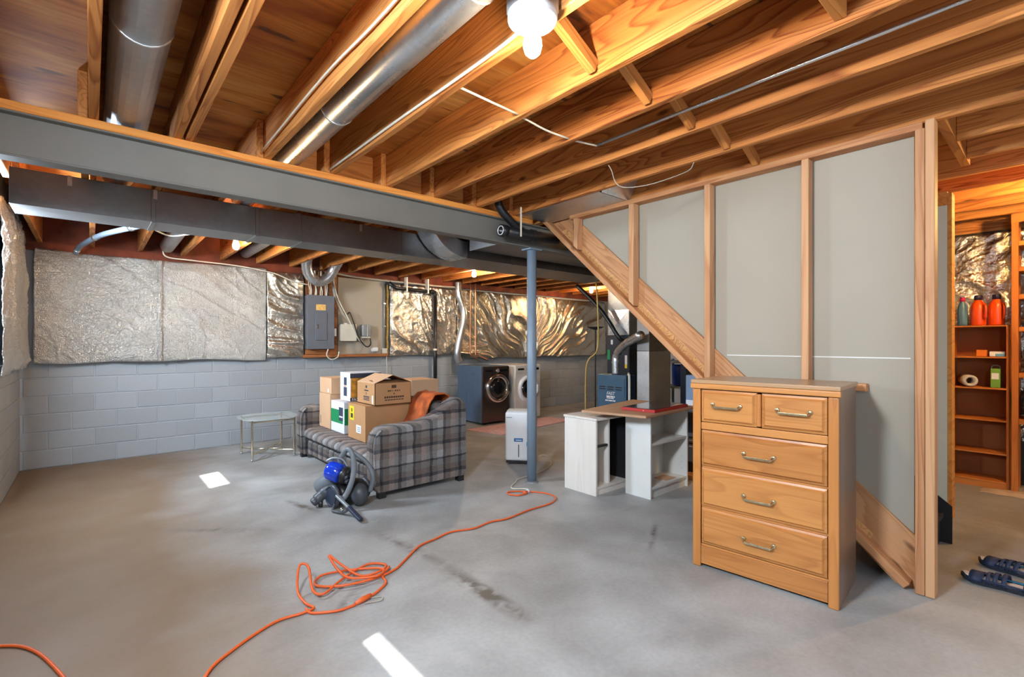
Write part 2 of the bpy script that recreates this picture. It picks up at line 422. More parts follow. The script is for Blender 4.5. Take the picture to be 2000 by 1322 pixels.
def concrete():
    m, nt, b = newmat('concrete_floor')
    tc = N(nt, 'ShaderNodeTexCoord'); P = tc.outputs['Object']
    def nz(sc, det=5.0, dist=0.0):
        n = N(nt, 'ShaderNodeTexNoise', _Scale=sc, _Detail=det, _Distortion=dist); nt.links.new(P, n.inputs['Vector']); return n.outputs[0]
    big = ramp(nt, [(.34, srgb(150, 150, 148)), (.66, srgb(180, 183, 184))], nz(.55, 4.0, .6))
    med = ramp(nt, [(.35, (.80, .79, .78, 1)), (.65, (1.08, 1.08, 1.08, 1))], nz(2.6, 7.0, .4))
    col = mixc(nt, 1.0, big.outputs[0], med.outputs[0], 'MULTIPLY')
    fine = ramp(nt, [(.3, (.93, .93, .93, 1)), (.7, (1.05, 1.05, 1.05, 1))], nz(46, 3.0))
    col = mixc(nt, 1.0, col, fine.outputs[0], 'MULTIPLY')
    # pale scuffs
    sc = ramp(nt, [(.62, (0,0,0,1)), (.78, (1,1,1,1))], nz(1.7, 8.0, 1.2))
    col = mixc(nt, math_(nt, 'MULTIPLY', sc.outputs[0], .35), col, srgb(206, 206, 204))
    # dim warm light along the left wall painted into the concrete, ragged outline
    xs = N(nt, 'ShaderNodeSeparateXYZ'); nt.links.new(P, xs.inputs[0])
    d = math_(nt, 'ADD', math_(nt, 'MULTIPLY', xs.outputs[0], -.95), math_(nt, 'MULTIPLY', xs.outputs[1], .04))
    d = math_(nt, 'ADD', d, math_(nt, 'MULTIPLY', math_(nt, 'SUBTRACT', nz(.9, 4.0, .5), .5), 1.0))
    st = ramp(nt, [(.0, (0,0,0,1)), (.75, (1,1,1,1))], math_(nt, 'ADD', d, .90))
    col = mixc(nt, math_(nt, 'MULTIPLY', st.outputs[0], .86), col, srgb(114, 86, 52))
    # dark scuff trails
    def trail(p0, p1, w, k):
        nonlocal col
        p0 = Vector(p0); p1 = Vector(p1); L = (p1 - p0).length; t = (p1 - p0) / L
        s = N(nt, 'ShaderNodeVectorMath', operation='SUBTRACT'); nt.links.new(P, s.inputs[0]); s.inputs[1].default_value = (p0.x, p0.y, 0)
        a = N(nt, 'ShaderNodeVectorMath', operation='DOT_PRODUCT'); nt.links.new(s.outputs[0], a.inputs[0]); a.inputs[1].default_value = (t.x, t.y, 0)
        c = N(nt, 'ShaderNodeVectorMath', operation='DOT_PRODUCT'); nt.links.new(s.outputs[0], c.inputs[0]); c.inputs[1].default_value = (-t.y, t.x, 0)
        al = math_(nt, 'ABSOLUTE', math_(nt, 'SUBTRACT', math_(nt, 'DIVIDE', a.outputs['Value'], L), .5))
        al = math_(nt, 'SUBTRACT', 1.0, math_(nt, 'MULTIPLY', al, 2.0), True)
        cr = math_(nt, 'SUBTRACT', 1.0, math_(nt, 'DIVIDE', math_(nt, 'ABSOLUTE', c.outputs['Value']), w), True)
        f = math_(nt, 'MULTIPLY', math_(nt, 'MULTIPLY', al, cr), ramp(nt, [(.35, (0,0,0,1)), (.6, (1,1,1,1))], nz(9, 6.0, 1.0)).outputs[0])
        f = math_(nt, 'MULTIPLY', f, k, True)
        col = mixc(nt, f, col, srgb(96, 90, 84))
    trail((1.55, 2.45, 0), (1.55, 1.55, 0), .07, 1.9)
    trail((1.45, 3.3, 0), (1.6, 2.2, 0), .06, 1.0)
    trail((.85, 2.25, 0), (1.1, 2.5, 0), .05, 1.3)
    trail((1.2, 4.3, 0), (1.35, 3.7, 0), .05, 1.4)
    trail((2.6, 1.7, 0), (3.15, 2.0, 0), .03, 1.4)
    trail((.3, 4.2, 0), (1.0, 3.6, 0), .06, 1.0)
    nt.links.new(col, b.inputs['Base Color'])
    rr = math_(nt, 'ADD', math_(nt, 'MULTIPLY', nz(3.0, 5.0), .35), .36)
    nt.links.new(rr, b.inputs['Roughness']); b.inputs['Specular IOR Level'].default_value = .45
    bump(nt, b, nz(30, 6.0), .08, .004)
    return m
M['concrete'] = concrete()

def plywood():
    m, nt, b = newmat('subfloor_plywood')
    tc = N(nt, 'ShaderNodeTexCoord'); P = tc.outputs['Object']
    def st(sx, sy, det=4.0, dist=.6):
        v = N(nt, 'ShaderNodeVectorMath', operation='MULTIPLY'); v.inputs[1].default_value = (sx, sy, 1)
        nt.links.new(P, v.inputs[0])
        n = N(nt, 'ShaderNodeTexNoise', _Scale=1.0, _Detail=det, _Distortion=dist); nt.links.new(v.outputs[0], n.inputs['Vector']); return n.outputs[0]
    c = ramp(nt, [(.32, srgb(144, 74, 22)), (.5, srgb(188, 118, 44)), (.68, srgb(214, 158, 82))], st(1.3, 4.4))
    g = ramp(nt, [(.35, (.82, .8, .78, 1)), (.6, (1.05, 1.05, 1.05, 1))], st(3, 46, 3.0, .2))
    col = mixc(nt, 1.0, c.outputs[0], g.outputs[0], 'MULTIPLY')
    k = ramp(nt, [(.66, (0,0,0,1)), (.72, (1,1,1,1))], st(3.0, 12, 2.0, .3))
    col = mixc(nt, math_(nt, 'MULTIPLY', k.outputs[0], .8), col, srgb(74, 42, 24))
    nt.links.new(col, b.inputs['Base Color']); b.inputs['Roughness'].default_value = .75
    return m
M['plywood'] = plywood()

def painted_block():
    m, nt, b = newmat('painted_block')
    tc = N(nt, 'ShaderNodeTexCoord'); oi = N(nt, 'ShaderNodeObjectInfo')
    nz = N(nt, 'ShaderNodeTexNoise', _Scale=70.0, _Detail=4.0); nt.links.new(tc.outputs['Object'], nz.inputs['Vector'])
    f = math_(nt, 'ADD', math_(nt, 'MULTIPLY', nz.outputs[0], .5), math_(nt, 'MULTIPLY', oi.outputs['Random'], .5))
    r = ramp(nt, [(.2, srgb(152, 158, 163)), (.8, srgb(164, 171, 177))], f)
    nt.links.new(r.outputs[0], b.inputs['Base Color']); b.inputs['Roughness'].default_value = .62
    bump(nt, b, nz.outputs[0], .15, .003)
    return m
M['block'] = painted_block()
M['mortar'] = plain('painted_mortar', srgb(170, 177, 184), .65, var=.03, bmp=.2)
M['drywall'] = plain('bare_drywall', srgb(166, 158, 143), .75, var=.03, scale=2.0)
M['drywall_y'] = plain('painted_drywall_cream', srgb(224, 220, 196), .7, var=.02, scale=2.0)

def plaid():
    m, nt, b = newmat('plaid_upholstery')
    tc = N(nt, 'ShaderNodeTexCoord'); P = tc.outputs['Object']
    w = N(nt, 'ShaderNodeTexNoise', _Scale=14.0, _Detail=3.0); nt.links.new(P, w.inputs['Vector'])
    wv = N(nt, 'ShaderNodeVectorMath', operation='MULTIPLY_ADD'); nt.links.new(w.outputs[1], wv.inputs[0])
    wv.inputs[1].default_value = (.02, .02, .02); nt.links.new(P, wv.inputs[2])
    xs = N(nt, 'ShaderNodeSeparateXYZ'); nt.links.new(wv.outputs[0], xs.inputs[0])
    def stripes(sock, period, ph, stops):
        f = math_(nt, 'FRACT', math_(nt, 'ADD', math_(nt, 'DIVIDE', sock, period), ph))
        r = ramp(nt, stops, f); r.color_ramp.interpolation = 'CONSTANT'; return r.outputs[0]
    Lg = srgb(158, 156, 155); Mg = srgb(118, 115, 113); Dk = srgb(52, 52, 58); Br = srgb(104, 94, 88); Pk = srgb(142, 128, 121)
    # vertical bands depend on x + y so that they run round the piece
    xy = math_(nt, 'ADD', xs.outputs[0], xs.outputs[1])
    v = stripes(xy, .31, .1, [(0, Dk), (.10, Mg), (.26, Lg), (.46, Dk), (.54, Br), (.72, Pk), (.88, Mg)])
    h = stripes(xs.outputs[2], .27, .55, [(0, Dk), (.11, Br), (.30, Mg), (.50, Dk), (.56, Lg), (.80, Pk)])
    col = mixc(nt, .5, v, h)
    col = mixc(nt, .45, col, mixc(nt, 1.0, v, h, 'DARKEN'))
    wf = N(nt, 'ShaderNodeTexNoise', _Scale=160.0, _Detail=2.0); nt.links.new(P, wf.inputs['Vector'])
    r = ramp(nt, [(.3, (.72, .72, .72, 1)), (.7, (1.12, 1.12, 1.12, 1))], wf.outputs[0])
    col = mixc(nt, 1.0, col, r.outputs[0], 'MULTIPLY')
    nt.links.new(col, b.inputs['Base Color']); b.inputs['Roughness'].default_value = .92
    b.inputs['Specular IOR Level'].default_value = .15
    bump(nt, b, wf.outputs[0], .35, .004)
    return m
M['plaid'] = plaid()
M['throw'] = plain('orange_brown_throw', srgb(176, 84, 34), .85, var=.6, scale=7, bmp=.5, bscale=30)

# =================================================================== SETTING
ZJ = 2.44          # underside of joists
ZS = 2.675         # underside of subfloor
XW = 3.22          # face of the stair stud wall
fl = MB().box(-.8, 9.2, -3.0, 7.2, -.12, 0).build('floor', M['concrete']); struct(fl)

# ---- back wall of painted concrete block
wb = box(-.75, 9.2, 7.004, 7.2, 0, ZJ + .24).build('wall_back', M['mortar']); struct(wb)
BL, BH = .372, .187
def block_mesh(name, lx, ly, lz):
    b = MB(); c = .004
    # chamfered front box
    return b.box(0, lx, 0, ly, 0, lz).build(name, M['block'], None, bevel=.004, seg=1)
proto = block_mesh('block', BL - .008, .02, BH - .008)
first = True
for r in range(6):
    n = 26
    for i in range(n):
        x = -.55 + (i - (.5 if r % 2 else 0)) * BL + .004 + .02
        if x > 8.9 or x < -.75: continue
        o = proto if first else clone(proto, None)
        first = False
        o.parent = wb; o.location = (x, 6.9985 + random.uniform(-.0006, .0006), .004 + r * BH)
# ---- left wall with two small windows near the ceiling, plus one added for light
OZ0, OZ1 = 2.03, 2.405
wins = [(.62, 1.58), (4.55, 5.2), (-1.5, -.6)]  # last one is unseen, added to light the chest of drawers
wl = MB()
wl.box(-.75, -.554, -3.0, 7.2, 0, 1.90); wl.box(-.75, -.554, -3.0, 7.2, OZ1, ZS)
edges = sorted(wins); y = -3.0
for a, b_ in edges:
    wl.box(-.75, -.554, y, a, 1.90, OZ1); y = b_
    if a < 4: wl.box(-.75, -.554, a, b_, 1.90, OZ0)
wl.box(-.75, -.554, y, 7.2, 1.90, OZ1)
wl = wl.build('wall_left', M['mortar']); struct(wl)
protoL = block_mesh('block', .02, BL - .008, BH - .008)
first = True
for r in range(6):
    for i in range(5):
        yy = 5.2 + (i - (.5 if r % 2 else 0)) * BL
        o = protoL if first else clone(protoL, None)
        first = False
        o.parent = wl; o.location = (-.5675, yy, .004 + r * BH)
for i, (a, b_) in enumerate(wins):
    OZ0 = 1.90 if a > 4 else 2.03
    w = box(-.74, -.70, a, a + .04, OZ0, OZ1).box(-.74, -.70, b_ - .04, b_, OZ0, OZ1).box(-.74, -.70, a + .04, b_ - .04, OZ0, OZ0 + .03).box(-.74, -.70, a + .04, b_ - .04, OZ1 - .015, OZ1)
    wo = w.build('window_%d' % (i + 1), M['white']); struct(wo)
    box(-.724, -.720, a + .04, b_ - .04, OZ0 + .03, OZ1 - .015).build('pane', M['window_glass'], wo)
# ---- front wall behind the camera, with an unseen patio door added for daylight
wf = box(-.75, .2, -2.95, -2.75, 0, ZS).box(2.2, 9.2, -2.95, -2.75, 0, ZS).box(.2, 2.2, -2.95, -2.75, 2.08, ZS).build('wall_front', M['drywall']); struct(wf)
d = box(.2, .27, -2.9, -2.84, 0, 2.08).box(2.13, 2.2, -2.9, -2.84, 0, 2.08).box(1.165, 1.235, -2.9, -2.84, .06, 2.02).box(.27, 2.13, -2.9, -2.84, 2.02, 2.08).box(.27, 2.13, -2.9, -2.84, 0, .06).build('added_door', M['white']); struct(d)
box(.27, 1.165, -2.875, -2.865, .06, 2.02).build('pane', M['window_glass'], d)  # left pane of the added door
box(1.235, 2.13, -2.875, -2.865, .06, 2.02).build('pane', M['window_glass'], d)  # right pane of the added door
wr = box(9.0, 9.2, -2.75, 7.004, 0, ZS).build('wall_right', M['mortar']); struct(wr)
wp = box(6.44, 6.55, -2.75, 3.25, 0, ZS).build('wall_storage', M['kraft']); struct(wp)

o = box(6.425, 6.4395, -2.7, 3.2, 2.36, ZS - .002).build('rim_board', M['joist'], wp)
# ---- ceiling: subfloor sheets + joists + blocking
ce = box(-.75, 9.2, -3.0, 7.2, ZS, ZS + .03).build('ceiling', M['plywood']); struct(ce)
JT = .040
def joist(xr, y0, y1, name='joist', mat='joist', z0=ZJ, t=JT):
    o = box(0, t, 0, y1 - y0, 0, ZS - z0 - .001).build(name, M[mat], ce, world=False, bevel=.004, seg=1)
    o.location = (xr - t, y0, z0); return o
XJ = [.03 + .408 * k for k in range(-1, 16)]
for k, x in enumerate(XJ):
    if 3.3 < x < 4.2:
        joist(x, -2.7, .42)
    elif x < 6.44:
        joist(x, -2.7, 3.44)
joist(.385, -2.7, 3.44)
for k in range(-1, 22):
    x = .03 + .408 * k - .042
    if x < -.5: continue
    joist(x, 3.26, 4.80)
    joist(x + .041, 4.815, 6.952, z0=2.335)
# header across stair opening
o = box(0, .95, 0, .04, 0, .235).build('joist_header', M['joist_x'], ce, world=False); o.location = (3.30, .42, ZJ)
# rim board along the back wall
o = box(0, 9.5, 0, .03, 0, .42).build('rim_board', M['redrim'], ce, world=False); o.location = (-.55, 6.954, ZS - .421)
# blocking between joists above the beam
for k in (2, 3, 4, 5, 6, 7):
    x0 = XJ[k + 1] + .001; x1 = XJ[k + 2] - JT - .043
    if x1 <= x0: continue
    o = box(0, x1 - x0, 0, .038, 0, .234).build('blocking', M['joist_x'], ce, world=False, bevel=.003, seg=1); o.location = (x0, 3.39, ZJ)
# upright lap cleats beside the joists, on the beam
for k in (3, 4, 5, 6):
    o = box(0, .036, 0, .036, 0, .2).build('cleat', M['stud'], ce, world=False); o.location = (XJ[k + 2] - JT - .040, 3.30, ZJ + .001)
# cross bridging, row at y = 1.36
for k in range(4, 9):
    xa = XJ[k] + .0; xb = XJ[k + 1] - JT
    for s_ in (0,):
        a = Vector((xa + .005, 1.33 + .05 * s_, (ZS - .03) if s_ == 0 else (ZJ + .03)))
        c = Vector((xb - .005, 1.33 + .05 * s_, (ZJ + .03) if s_ == 0 else (ZS - .03)))
        dv = c - a; ln = dv.length
        o = box(0, ln, -.019, .019, -.03, .03).build('bridging', M['joist_x'], ce, world=False, bevel=.003, seg=1)
        o.location = a; o.rotation_euler = (0, -math.atan2(dv.z, dv.x), 0)
o = box(0, .365, 0, .04, 0, .2).build('bridging', M['joist_x'], ce, world=False, bevel=.003, seg=1); o.location = (1.664, .52, ZJ + .02)

# ---- steel beam on its post
YB = 3.25
bm = thing('steel_beam', 'long grey painted steel I-beam crossing under the joists', 'beam', (3.0, YB + .052, 2.178))
box(-.554, 6.4, YB, YB + .105, 2.178, 2.188).build('bottom_flange', M['steel'], bm, bevel=.003, seg=1)
box(-.554, 6.4, YB + .048, YB + .057, 2.188, 2.384).build('web', M['steel'], bm)
box(-.554, 6.4, YB, YB + .105, 2.384, 2.394).build('top_flange', M['steel'], bm, bevel=.003, seg=1)
sp = box(0, 3.63, 0, .10, 0, ZJ - 2.396).build('beam_nailer', M['plate_x'], None, bevel=.003, seg=1); sp.location = (-.55, YB + .003, 2.395)
tag(sp, 'flat orange pine nailer board lying on top of the steel beam', 'board')
po = thing('support_post', 'round blue-grey steel support post under the beam', 'post', (3.115, 3.305, 0))
MB().lathe([(.044, .012), (.044, 2.165)], (3.115, 3.305, 0), 24).build('pole', M['post'], po, smooth=False)
for p in po.children[0].data.polygons: p.use_smooth = len(p.vertices) == 4
box(3.04, 3.19, 3.245, 3.365, 2.165, 2.177).build('cap_plate', M['post'], po)
MB().lathe([(.06, 0), (.06, .012), (.05, .02)], (3.115, 3.305, 0), 20).build('base_plate', M['galv'], po)

# ---- stair partition: studs, plates, drywall, stringer
def zb(y): return .9 * (y - .567)          # underside line of the raking plate
ws = thing('wall_stair', None, None, (XW, .45, 0)); ws['kind'] = 'structure'
# bare drywall on the far side of the studs, following the stairs
dw = MB().prism([(.545, .27), (2.93, 2.42), (.545, 2.42)], XW + .092, XW + .105, 'x').build('drywall_panel', M['drywall'], ws)
dw2 = MB().prism([(.56, 1.215), (1.55, 1.215), (1.55, 1.221), (.56, 1.221)], XW + .0905, XW + .0922, 'x').build('drywall_seam', M['whitepaint'], ws)
o = box(0, .089, 0, 2.43, 0, .038).build('top_plate', M['stud_y'], ws, world=False, bevel=.003, seg=1); o.location = (0, .497 - .45, 2.40)
for yc, wdt in ((2.862, .05), (2.275, .048), (1.65, .042), (1.04, .040)):
    z0 = zb(yc - .02) + .052
    b = MB()
    b.prism([(0, zb(yc) + .055 - .0), (wdt, zb(yc + wdt) + .055), (wdt, 2.40), (0, 2.40)], 0, .072, 'x')
    o = b.build('stud', M['stud'], ws, world=False, bevel=.003, seg=1); o.location = (0, yc - wdt / 2 - .45, 0)
for y0, y1 in ((.449, .487), (.489, .527)):
    o = box(0, .089, 0, y1 - y0, 0, 2.40 if y0 > .46 else 2.438).build('stud', M['stud'], ws, world=False, bevel=.003, seg=1); o.location = (0, y0 - .45, .004)
# small filler block under the far end of the plate
L = math.hypot(2.70, 2.43); ang = math.atan(.9)
o = box(0, .075, 0, L, 0, .04).build('raking_plate', M['stud_y'], ws, world=False, bevel=.003, seg=1)
o.location = (0, .575 - .45, .012); o.rotation_euler = (ang, 0, 0)
st = thing('staircase', 'wooden stair seen from below behind the open stud wall', 'staircase', (3.76, .5, 0))
def zt(y): return .918 * (y - .763) + .42
def raked(pts, x0, x1, name, mat):
    ca, sa = math.cos(ang), math.sin(ang)
    q = [((y - .567) * ca + z * sa, -(y - .567) * sa + z * ca) for y, z in pts]
    o = MB().prism(q, x0, x1, 'x').build(name, M[mat], st, world=False)
    o.location = Vector((0, .567, 0)) - abs_loc(st); o.rotation_euler = (ang, 0, 0); return o
raked([(.50, .0), (.62, .0), (3.2, zb(3.2)), (3.2, 2.43), (2.93, 2.43), (.545, .285), (.50, .245)], XW + .076, XW + .0905, 'stringer', 'stringer')
raked([(.75, .16), (3.10, zb(3.10) + .05), (3.03, zb(3.03) + .13), (.72, .235)], XW + .0740, XW + .0758, 'stringer_facing', 'lvl')
nst = 11; rise = 2.60 / 13; run = rise / .9
for i in range(1, 12):
    yy = .56 + run * (i - 1); zz = rise * i
    o = box(3.32, 4.20, yy - .02, yy + run + .0, zz - .035, zz).build('tread', M['carpetblack'] if i < 3 else M['stringer'], st, bevel=.004, seg=1)
    if i < 10:
        o = box(3.32, 4.20, yy, yy + .015, zz - rise, zz - .036).build('riser', M['carpetblack'] if i < 3 else M['stringer'], st)
MB().prism([(.50, 0), (.50, .24), (.62, .34), (3.1, 2.56), (3.1, 2.3), (.75, 0)], 4.201, 4.215, 'x').build('skirt_board', M['carpetblack'], st)
# far side wall of the stairwell, its end shows to the right of the studs
ws2 = MB().prism([(.525, 0), (.62, 0), (2.9, 2.05), (2.9, 2.2), (.525, 2.2)], 4.216, 4.33, 'x').build('wall_stair_far', M['drywall_y']); struct(ws2)
o = box(4.216, 4.335, .503, .524, .15, 2.28).build('corner_trim', M['plate_x'], ws2)
o = box(4.216, 4.33, .525, 2.9, 2.201, 2.29).build('top_plate', M['plate_x'], ws2)

# =================================================================== FOIL INSULATION
def ridged(p): return 1 - abs(mn.noise(p)) * 2
def foil_sheet(name, label, u0, u1, z0, z1, face, mat, amp=.02, fold=2.5, ang=.5, stretch=3.2, seed=0, axis='y', sgn=-1, thick=.05, fine=.006, nu=None, wav=.02, pin=None, crease=0):
    L = u1 - u0; H = z1 - z0
    nu = nu or int(L * 110); nv = int(H * 100)
    ca, sa = math.cos(ang), math.sin(ang)
    def fn(a, c):
        edge = wav * mn.noise(Vector((a * L * 1.7 + seed, 3.1 if c < .5 else 8.7, seed)))
        u = u0 + a * L + (wav * .6 * mn.noise(Vector((c * H * 2, seed + 5, 0))) if a in (0, 1) else 0)
        z = z0 + c * H + edge * (1 - min(c, 1 - c) * 2)
        q = Vector((u * 1.0, z, seed))
        w = Vector((mn.noise(q * 1.3), mn.noise(q * 1.3 + Vector((9, 2, 4))), 0)) * .35
        pu, pz = u + w.x, z + w.y
        if pin:                      # folds fan out of a pinned point
            du, dz = pu - pin[0], pz - pin[1]
            rr = math.hypot(du, dz) + .15; th = math.atan2(dz, du)
            e = Vector((th * fold * 1.8, rr * fold / stretch, seed))
        else:
            e = Vector(((pu * ca + pz * sa) * fold, (-pu * sa + pz * ca) * fold / stretch, seed))
        r1 = max(0, ridged(e)) ** 3
        cr = max(0, ridged(e * .9 + Vector((2, 11, 3)))) ** 14 + .7 * max(0, ridged(Vector((pu * 1.9 - pz * .8, pz * .8 + pu * .3, seed + 9)))) ** 18
        r2 = max(0, ridged(e * 2.3 + Vector((4, 7, 1)))) ** 3
        r3 = mn.noise(Vector((u * 16, z * 16, seed)))
        env = min(1, min(a, 1 - a) * L * 12) * .5 + .5
        env2 = min(1, min(c, 1 - c) * H * 9)
        h = thick * (.35 + .65 * env2 ** .5) + amp * r1 * env + amp * .5 * r2 + fine * r3 + fine * .8 * mn.noise(Vector((u * 41, z * 41, seed))) + crease * cr + .012 * mn.noise(q * 2.2)
        h = max(h, .012)
        v = face + sgn * h
        return (u, v, z) if axis == 'y' else (v, u, z)
    o = MB().grid(fn, nu, nv)
    # returned edge so that the blanket has a thickness
    ob = o.build(name, M[mat], None, smooth=True)
    sm = ob.modifiers.new('thick', 'SOLIDIFY'); sm.thickness = .006; sm.offset = 0
    tag(ob, label, 'insulation')
    return ob
FACE = 6.978
foil_sheet('insulation_blanket', 'broad matte silver foil blanket on the block wall, left of the electrical panel', -.44, 1.735, 1.09, 2.265, FACE, 'foil', amp=.022, fold=2.2, ang=.95, stretch=3.0, seed=3, fine=.004, thick=.055, crease=.016, wav=.035)
foil_sheet('insulation_blanket', 'narrow crumpled shiny foil strip beside the grey electrical panel', 1.745, 2.20, 1.11, 2.25, FACE, 'foil_gold', amp=.04, fold=3.4, ang=.8, stretch=2.0, seed=11, fine=.004, thick=.065)
foil_sheet('insulation_blanket', 'crumpled gold-tinted foil blanket behind the black drain pipe', 3.50, 4.74, 1.10, 2.225, FACE, 'foil_gold', amp=.035, fold=4.2, ang=.35, stretch=3.0, seed=21, fine=.006, thick=.05)
foil_sheet('insulation_blanket', 'long draped foil blanket on the wall above the washer and dryer', 4.76, 8.8, 1.03, 2.22, FACE, 'foil_gold', amp=.06, fold=3.0, ang=.2, stretch=4.5, seed=34, fine=.005, thick=.05, pin=(6.4, .6))
foil_sheet('insulation_blanket', 'pale foil blanket sagging on the left-hand wall below the joists', 5.215, 6.86, 1.05, 2.42, -.5475, 'foil', amp=.03, fold=2.2, ang=.6, seed=44, axis='x', sgn=1, thick=.035, wav=.03, crease=.02)
foil_sheet('insulation_blanket', 'gold foil behind the tall bookcase in the storage room', -.4, 1.6, .4, 2.345, 6.432, 'foil_gold', amp=.014, fold=7, ang=.7, seed=51, axis='x', sgn=-1, thick=.014, fine=.004)
def seam(a, c):
    z = 1.10 + c * 1.15
    return (.60 + .03 * (a - .5) + .006 * mn.noise(Vector((z * 4, 0, 1))), 6.868 - .004 * math.sin(PI * a) - .006 * mn.noise(Vector((z * 9, 2, 2))), z)
o = MB().grid(seam, 4, 60).build('foil_tape_seam', M['foil'], bpy.data.objects['insulation_blanket'], smooth=True)
# ragged fibreglass edge by the conduit
def rag(a, c):
    z = 1.12 + c * 1.08
    return (3.45 + .05 * a + .02 * mn.noise(Vector((z * 7, 1, 0))), FACE - .01 - .04 * math.sin(PI * a) - .02 * mn.noise(Vector((z * 11, a * 3, 5))), z)
tag(MB().grid(rag, 6, 60).build('fibreglass_edge', M['foil_edge'], None, smooth=True), 'ragged yellow fibreglass edge sticking out beside the grey conduit', 'insulation')

# =================================================================== DUCTS
def rect_duct(name, label, x0, x1, y0, y1, z0, z1, seams, mat='galv_dull'):
    t = thing(name, label, 'duct', ((x0 + x1) / 2, (y0 + y1) / 2, z0))
    xs = [x0] + list(seams) + [x1]
    for a, b in zip(xs[:-1], xs[1:]):
        box(a + .0015, b - .0015, y0, y1, z0, z1).build('duct_section', M[mat], t, bevel=.002, seg=1)
    for a in seams:
        box(a - .014, a + .014, y0 - .006, y1 + .006, z0 - .006, z1).build('drive_cleat', M[mat], t, bevel=.002, seg=1)
    return t
rect_duct('supply_trunk_duct', 'long grey rectangular trunk duct hung behind the steel beam', -.40, 5.6, 4.46, 4.80, 2.20, 2.436, (.35, 1.05, 1.42, 2.4, 4.4))
for x_ in (-.11, .36, 1.95): box(x_ - .012, x_ + .012, 4.452, 4.4595, 2.37, 2.437).build('hanger_strap', M['galv_bright'], bpy.data.objects['supply_trunk_duct'])
# second duct in front, its end swept up into the joists
t = thing('return_trunk_duct', 'grey rectangular return duct with a swept curved end', 'duct', (4.2, 4.28, 2.19))
prof = []
for i in range(11):
    q = PI / 2 * i / 10
    prof.append((2.97 - .47 * math.sin(q), 2.66 - .47 * math.cos(q)))
outer = [(5.6, 2.19), (2.97, 2.19)] + prof[1:] + [(2.62, 2.66)]
inner = [(2.62 + .0, 2.66)]
for i in range(9):
    q = PI / 2 * (1 - i / 8)
    inner.append((2.97 - .35 * math.sin(q), 2.66 - .30 * math.cos(q)))
MB().prism([(2.97, 2.19)] + prof[1:] + [(2.62, 2.66)] + inner[1:-1] + [(2.97, 2.36)], 4.14, 4.44, 'y').build('curved_end', M['galv_bright'], t, bevel=.003, seg=1)
for a, b in ((2.972, 3.6), (3.603, 4.3), (4.303, 5.6)):
    box(a, b, 4.14, 4.44, 2.19, 2.436).build('duct_section', M['galv_dull'], t, bevel=.002, seg=1)
for a in (3.6, 4.3): box(a - .012, a + .012, 4.134, 4.442, 2.184, 2.434).build('drive_cleat', M['galv_dull'], t, bevel=.002, seg=1)
t = thing('branch_duct', 'low flat galvanised duct box between the beam and the return duct', 'duct', (4.1, 3.8, 2.255))
box(2.96, 5.5, 3.56, 4.05, 2.26, 2.436).build('duct_section', M['galv_dull'], t, bevel=.004, seg=2)
box(2.945, 2.96, 3.55, 4.06, 2.25, 2.43).build('end_cap', M['galv'], t, bevel=.004, seg=2)

def round_duct(name, label, pts, r, seams=(), mat='galv', n=24):
    t = thing(name, label, 'duct', pts[0])
    o = tube(pts, r, n).build('pipe', M[mat], t)
    for p in o.data.polygons: p.use_smooth = len(p.vertices) == 4
    for c, ax in seams:
        c = Vector(c); a = Vector(ax).normalized()
        o = tube([c - a * .006, c - a * .003, c + a * .003, c + a * .006], [r + .0005, r + .004, r + .004, r + .0005], n).build('seam_band', M[mat], t, smooth=True)
    return t
round_duct('round_branch_duct', 'wide round galvanised duct running between the leftmost joists', [(.150, -2.6, 2.55), (.150, 4.62, 2.55)], .10, [((.150, 2.35, 2.55), (0, 1, 0)), ((.150, 1.2, 2.55), (0, 1, 0))])
round_duct('round_branch_duct', 'bright round galvanised duct left of the light bulb', [(.965, -2.6, 2.525), (.965, 4.60, 2.525)], .088, [((.965, 2.5, 2.525), (0, 1, 0)), ((.965, 1.3, 2.525), (0, 1, 0))], 'galv_bright')
round_duct('round_branch_duct', 'short round grey duct in a bay near the lit back-wall bulb', [(.66, 4.82, 2.45), (.66, 6.80, 2.41)], .072)
round_duct('round_branch_duct', 'round grey duct in the bay left of the electrical panel', [(1.48, 4.82, 2.47), (1.48, 6.86, 2.45)], .07)
# flexible elbow over the electrical panel
pts = smooth_path([(2.14, 6.35, 2.50), (2.12, 6.52, 2.38), (2.17, 6.60, 2.22), (2.30, 6.62, 2.13), (2.43, 6.60, 2.19), (2.50, 6.55, 2.33), (2.53, 6.35, 2.50)], 7)
rr = [.066 + (.004 if i % 2 else 0) for i in range(len(pts))]
t = thing('elbow_duct', 'segmented shiny round duct elbow looping above the electrical panel', 'duct', (2.32, 6.6, 2.06))
tube(pts, rr, 20).build('elbow', M['galv_bright'], t, smooth=True)
o = tube([(2.53, 6.36, 2.52), (2.53, 4.82, 2.54)], .068, 20).build('pipe', M['galv'], t)
for p in o.data.polygons: p.use_smooth = len(p.vertices) == 4
# grey PVC conduit sweep over the left foil
pts = smooth_path([(-.12, 6.80, 2.24), (-.09, 6.68, 2.29), (-.02, 6.30, 2.298), (.08, 5.85, 2.30), (.22, 5.45, 2.30), (.36, 5.09, 2.30), (.44, 4.86, 2.30)], 8)
t = thing('bent_conduit', 'bent pale grey conduit sweeping up from the left foil blanket', 'conduit', (-.12, 6.80, 2.24))
tube(pts, .024, 10).build('pipe', M['post'], t, smooth=True)
for i in (3, 20, 34):
    a, b = Vector(pts[i]), Vector(pts[i + 1])
    tube([a, b], .029, 10).build('coupling', M['galv_bright'], t, smooth=True)
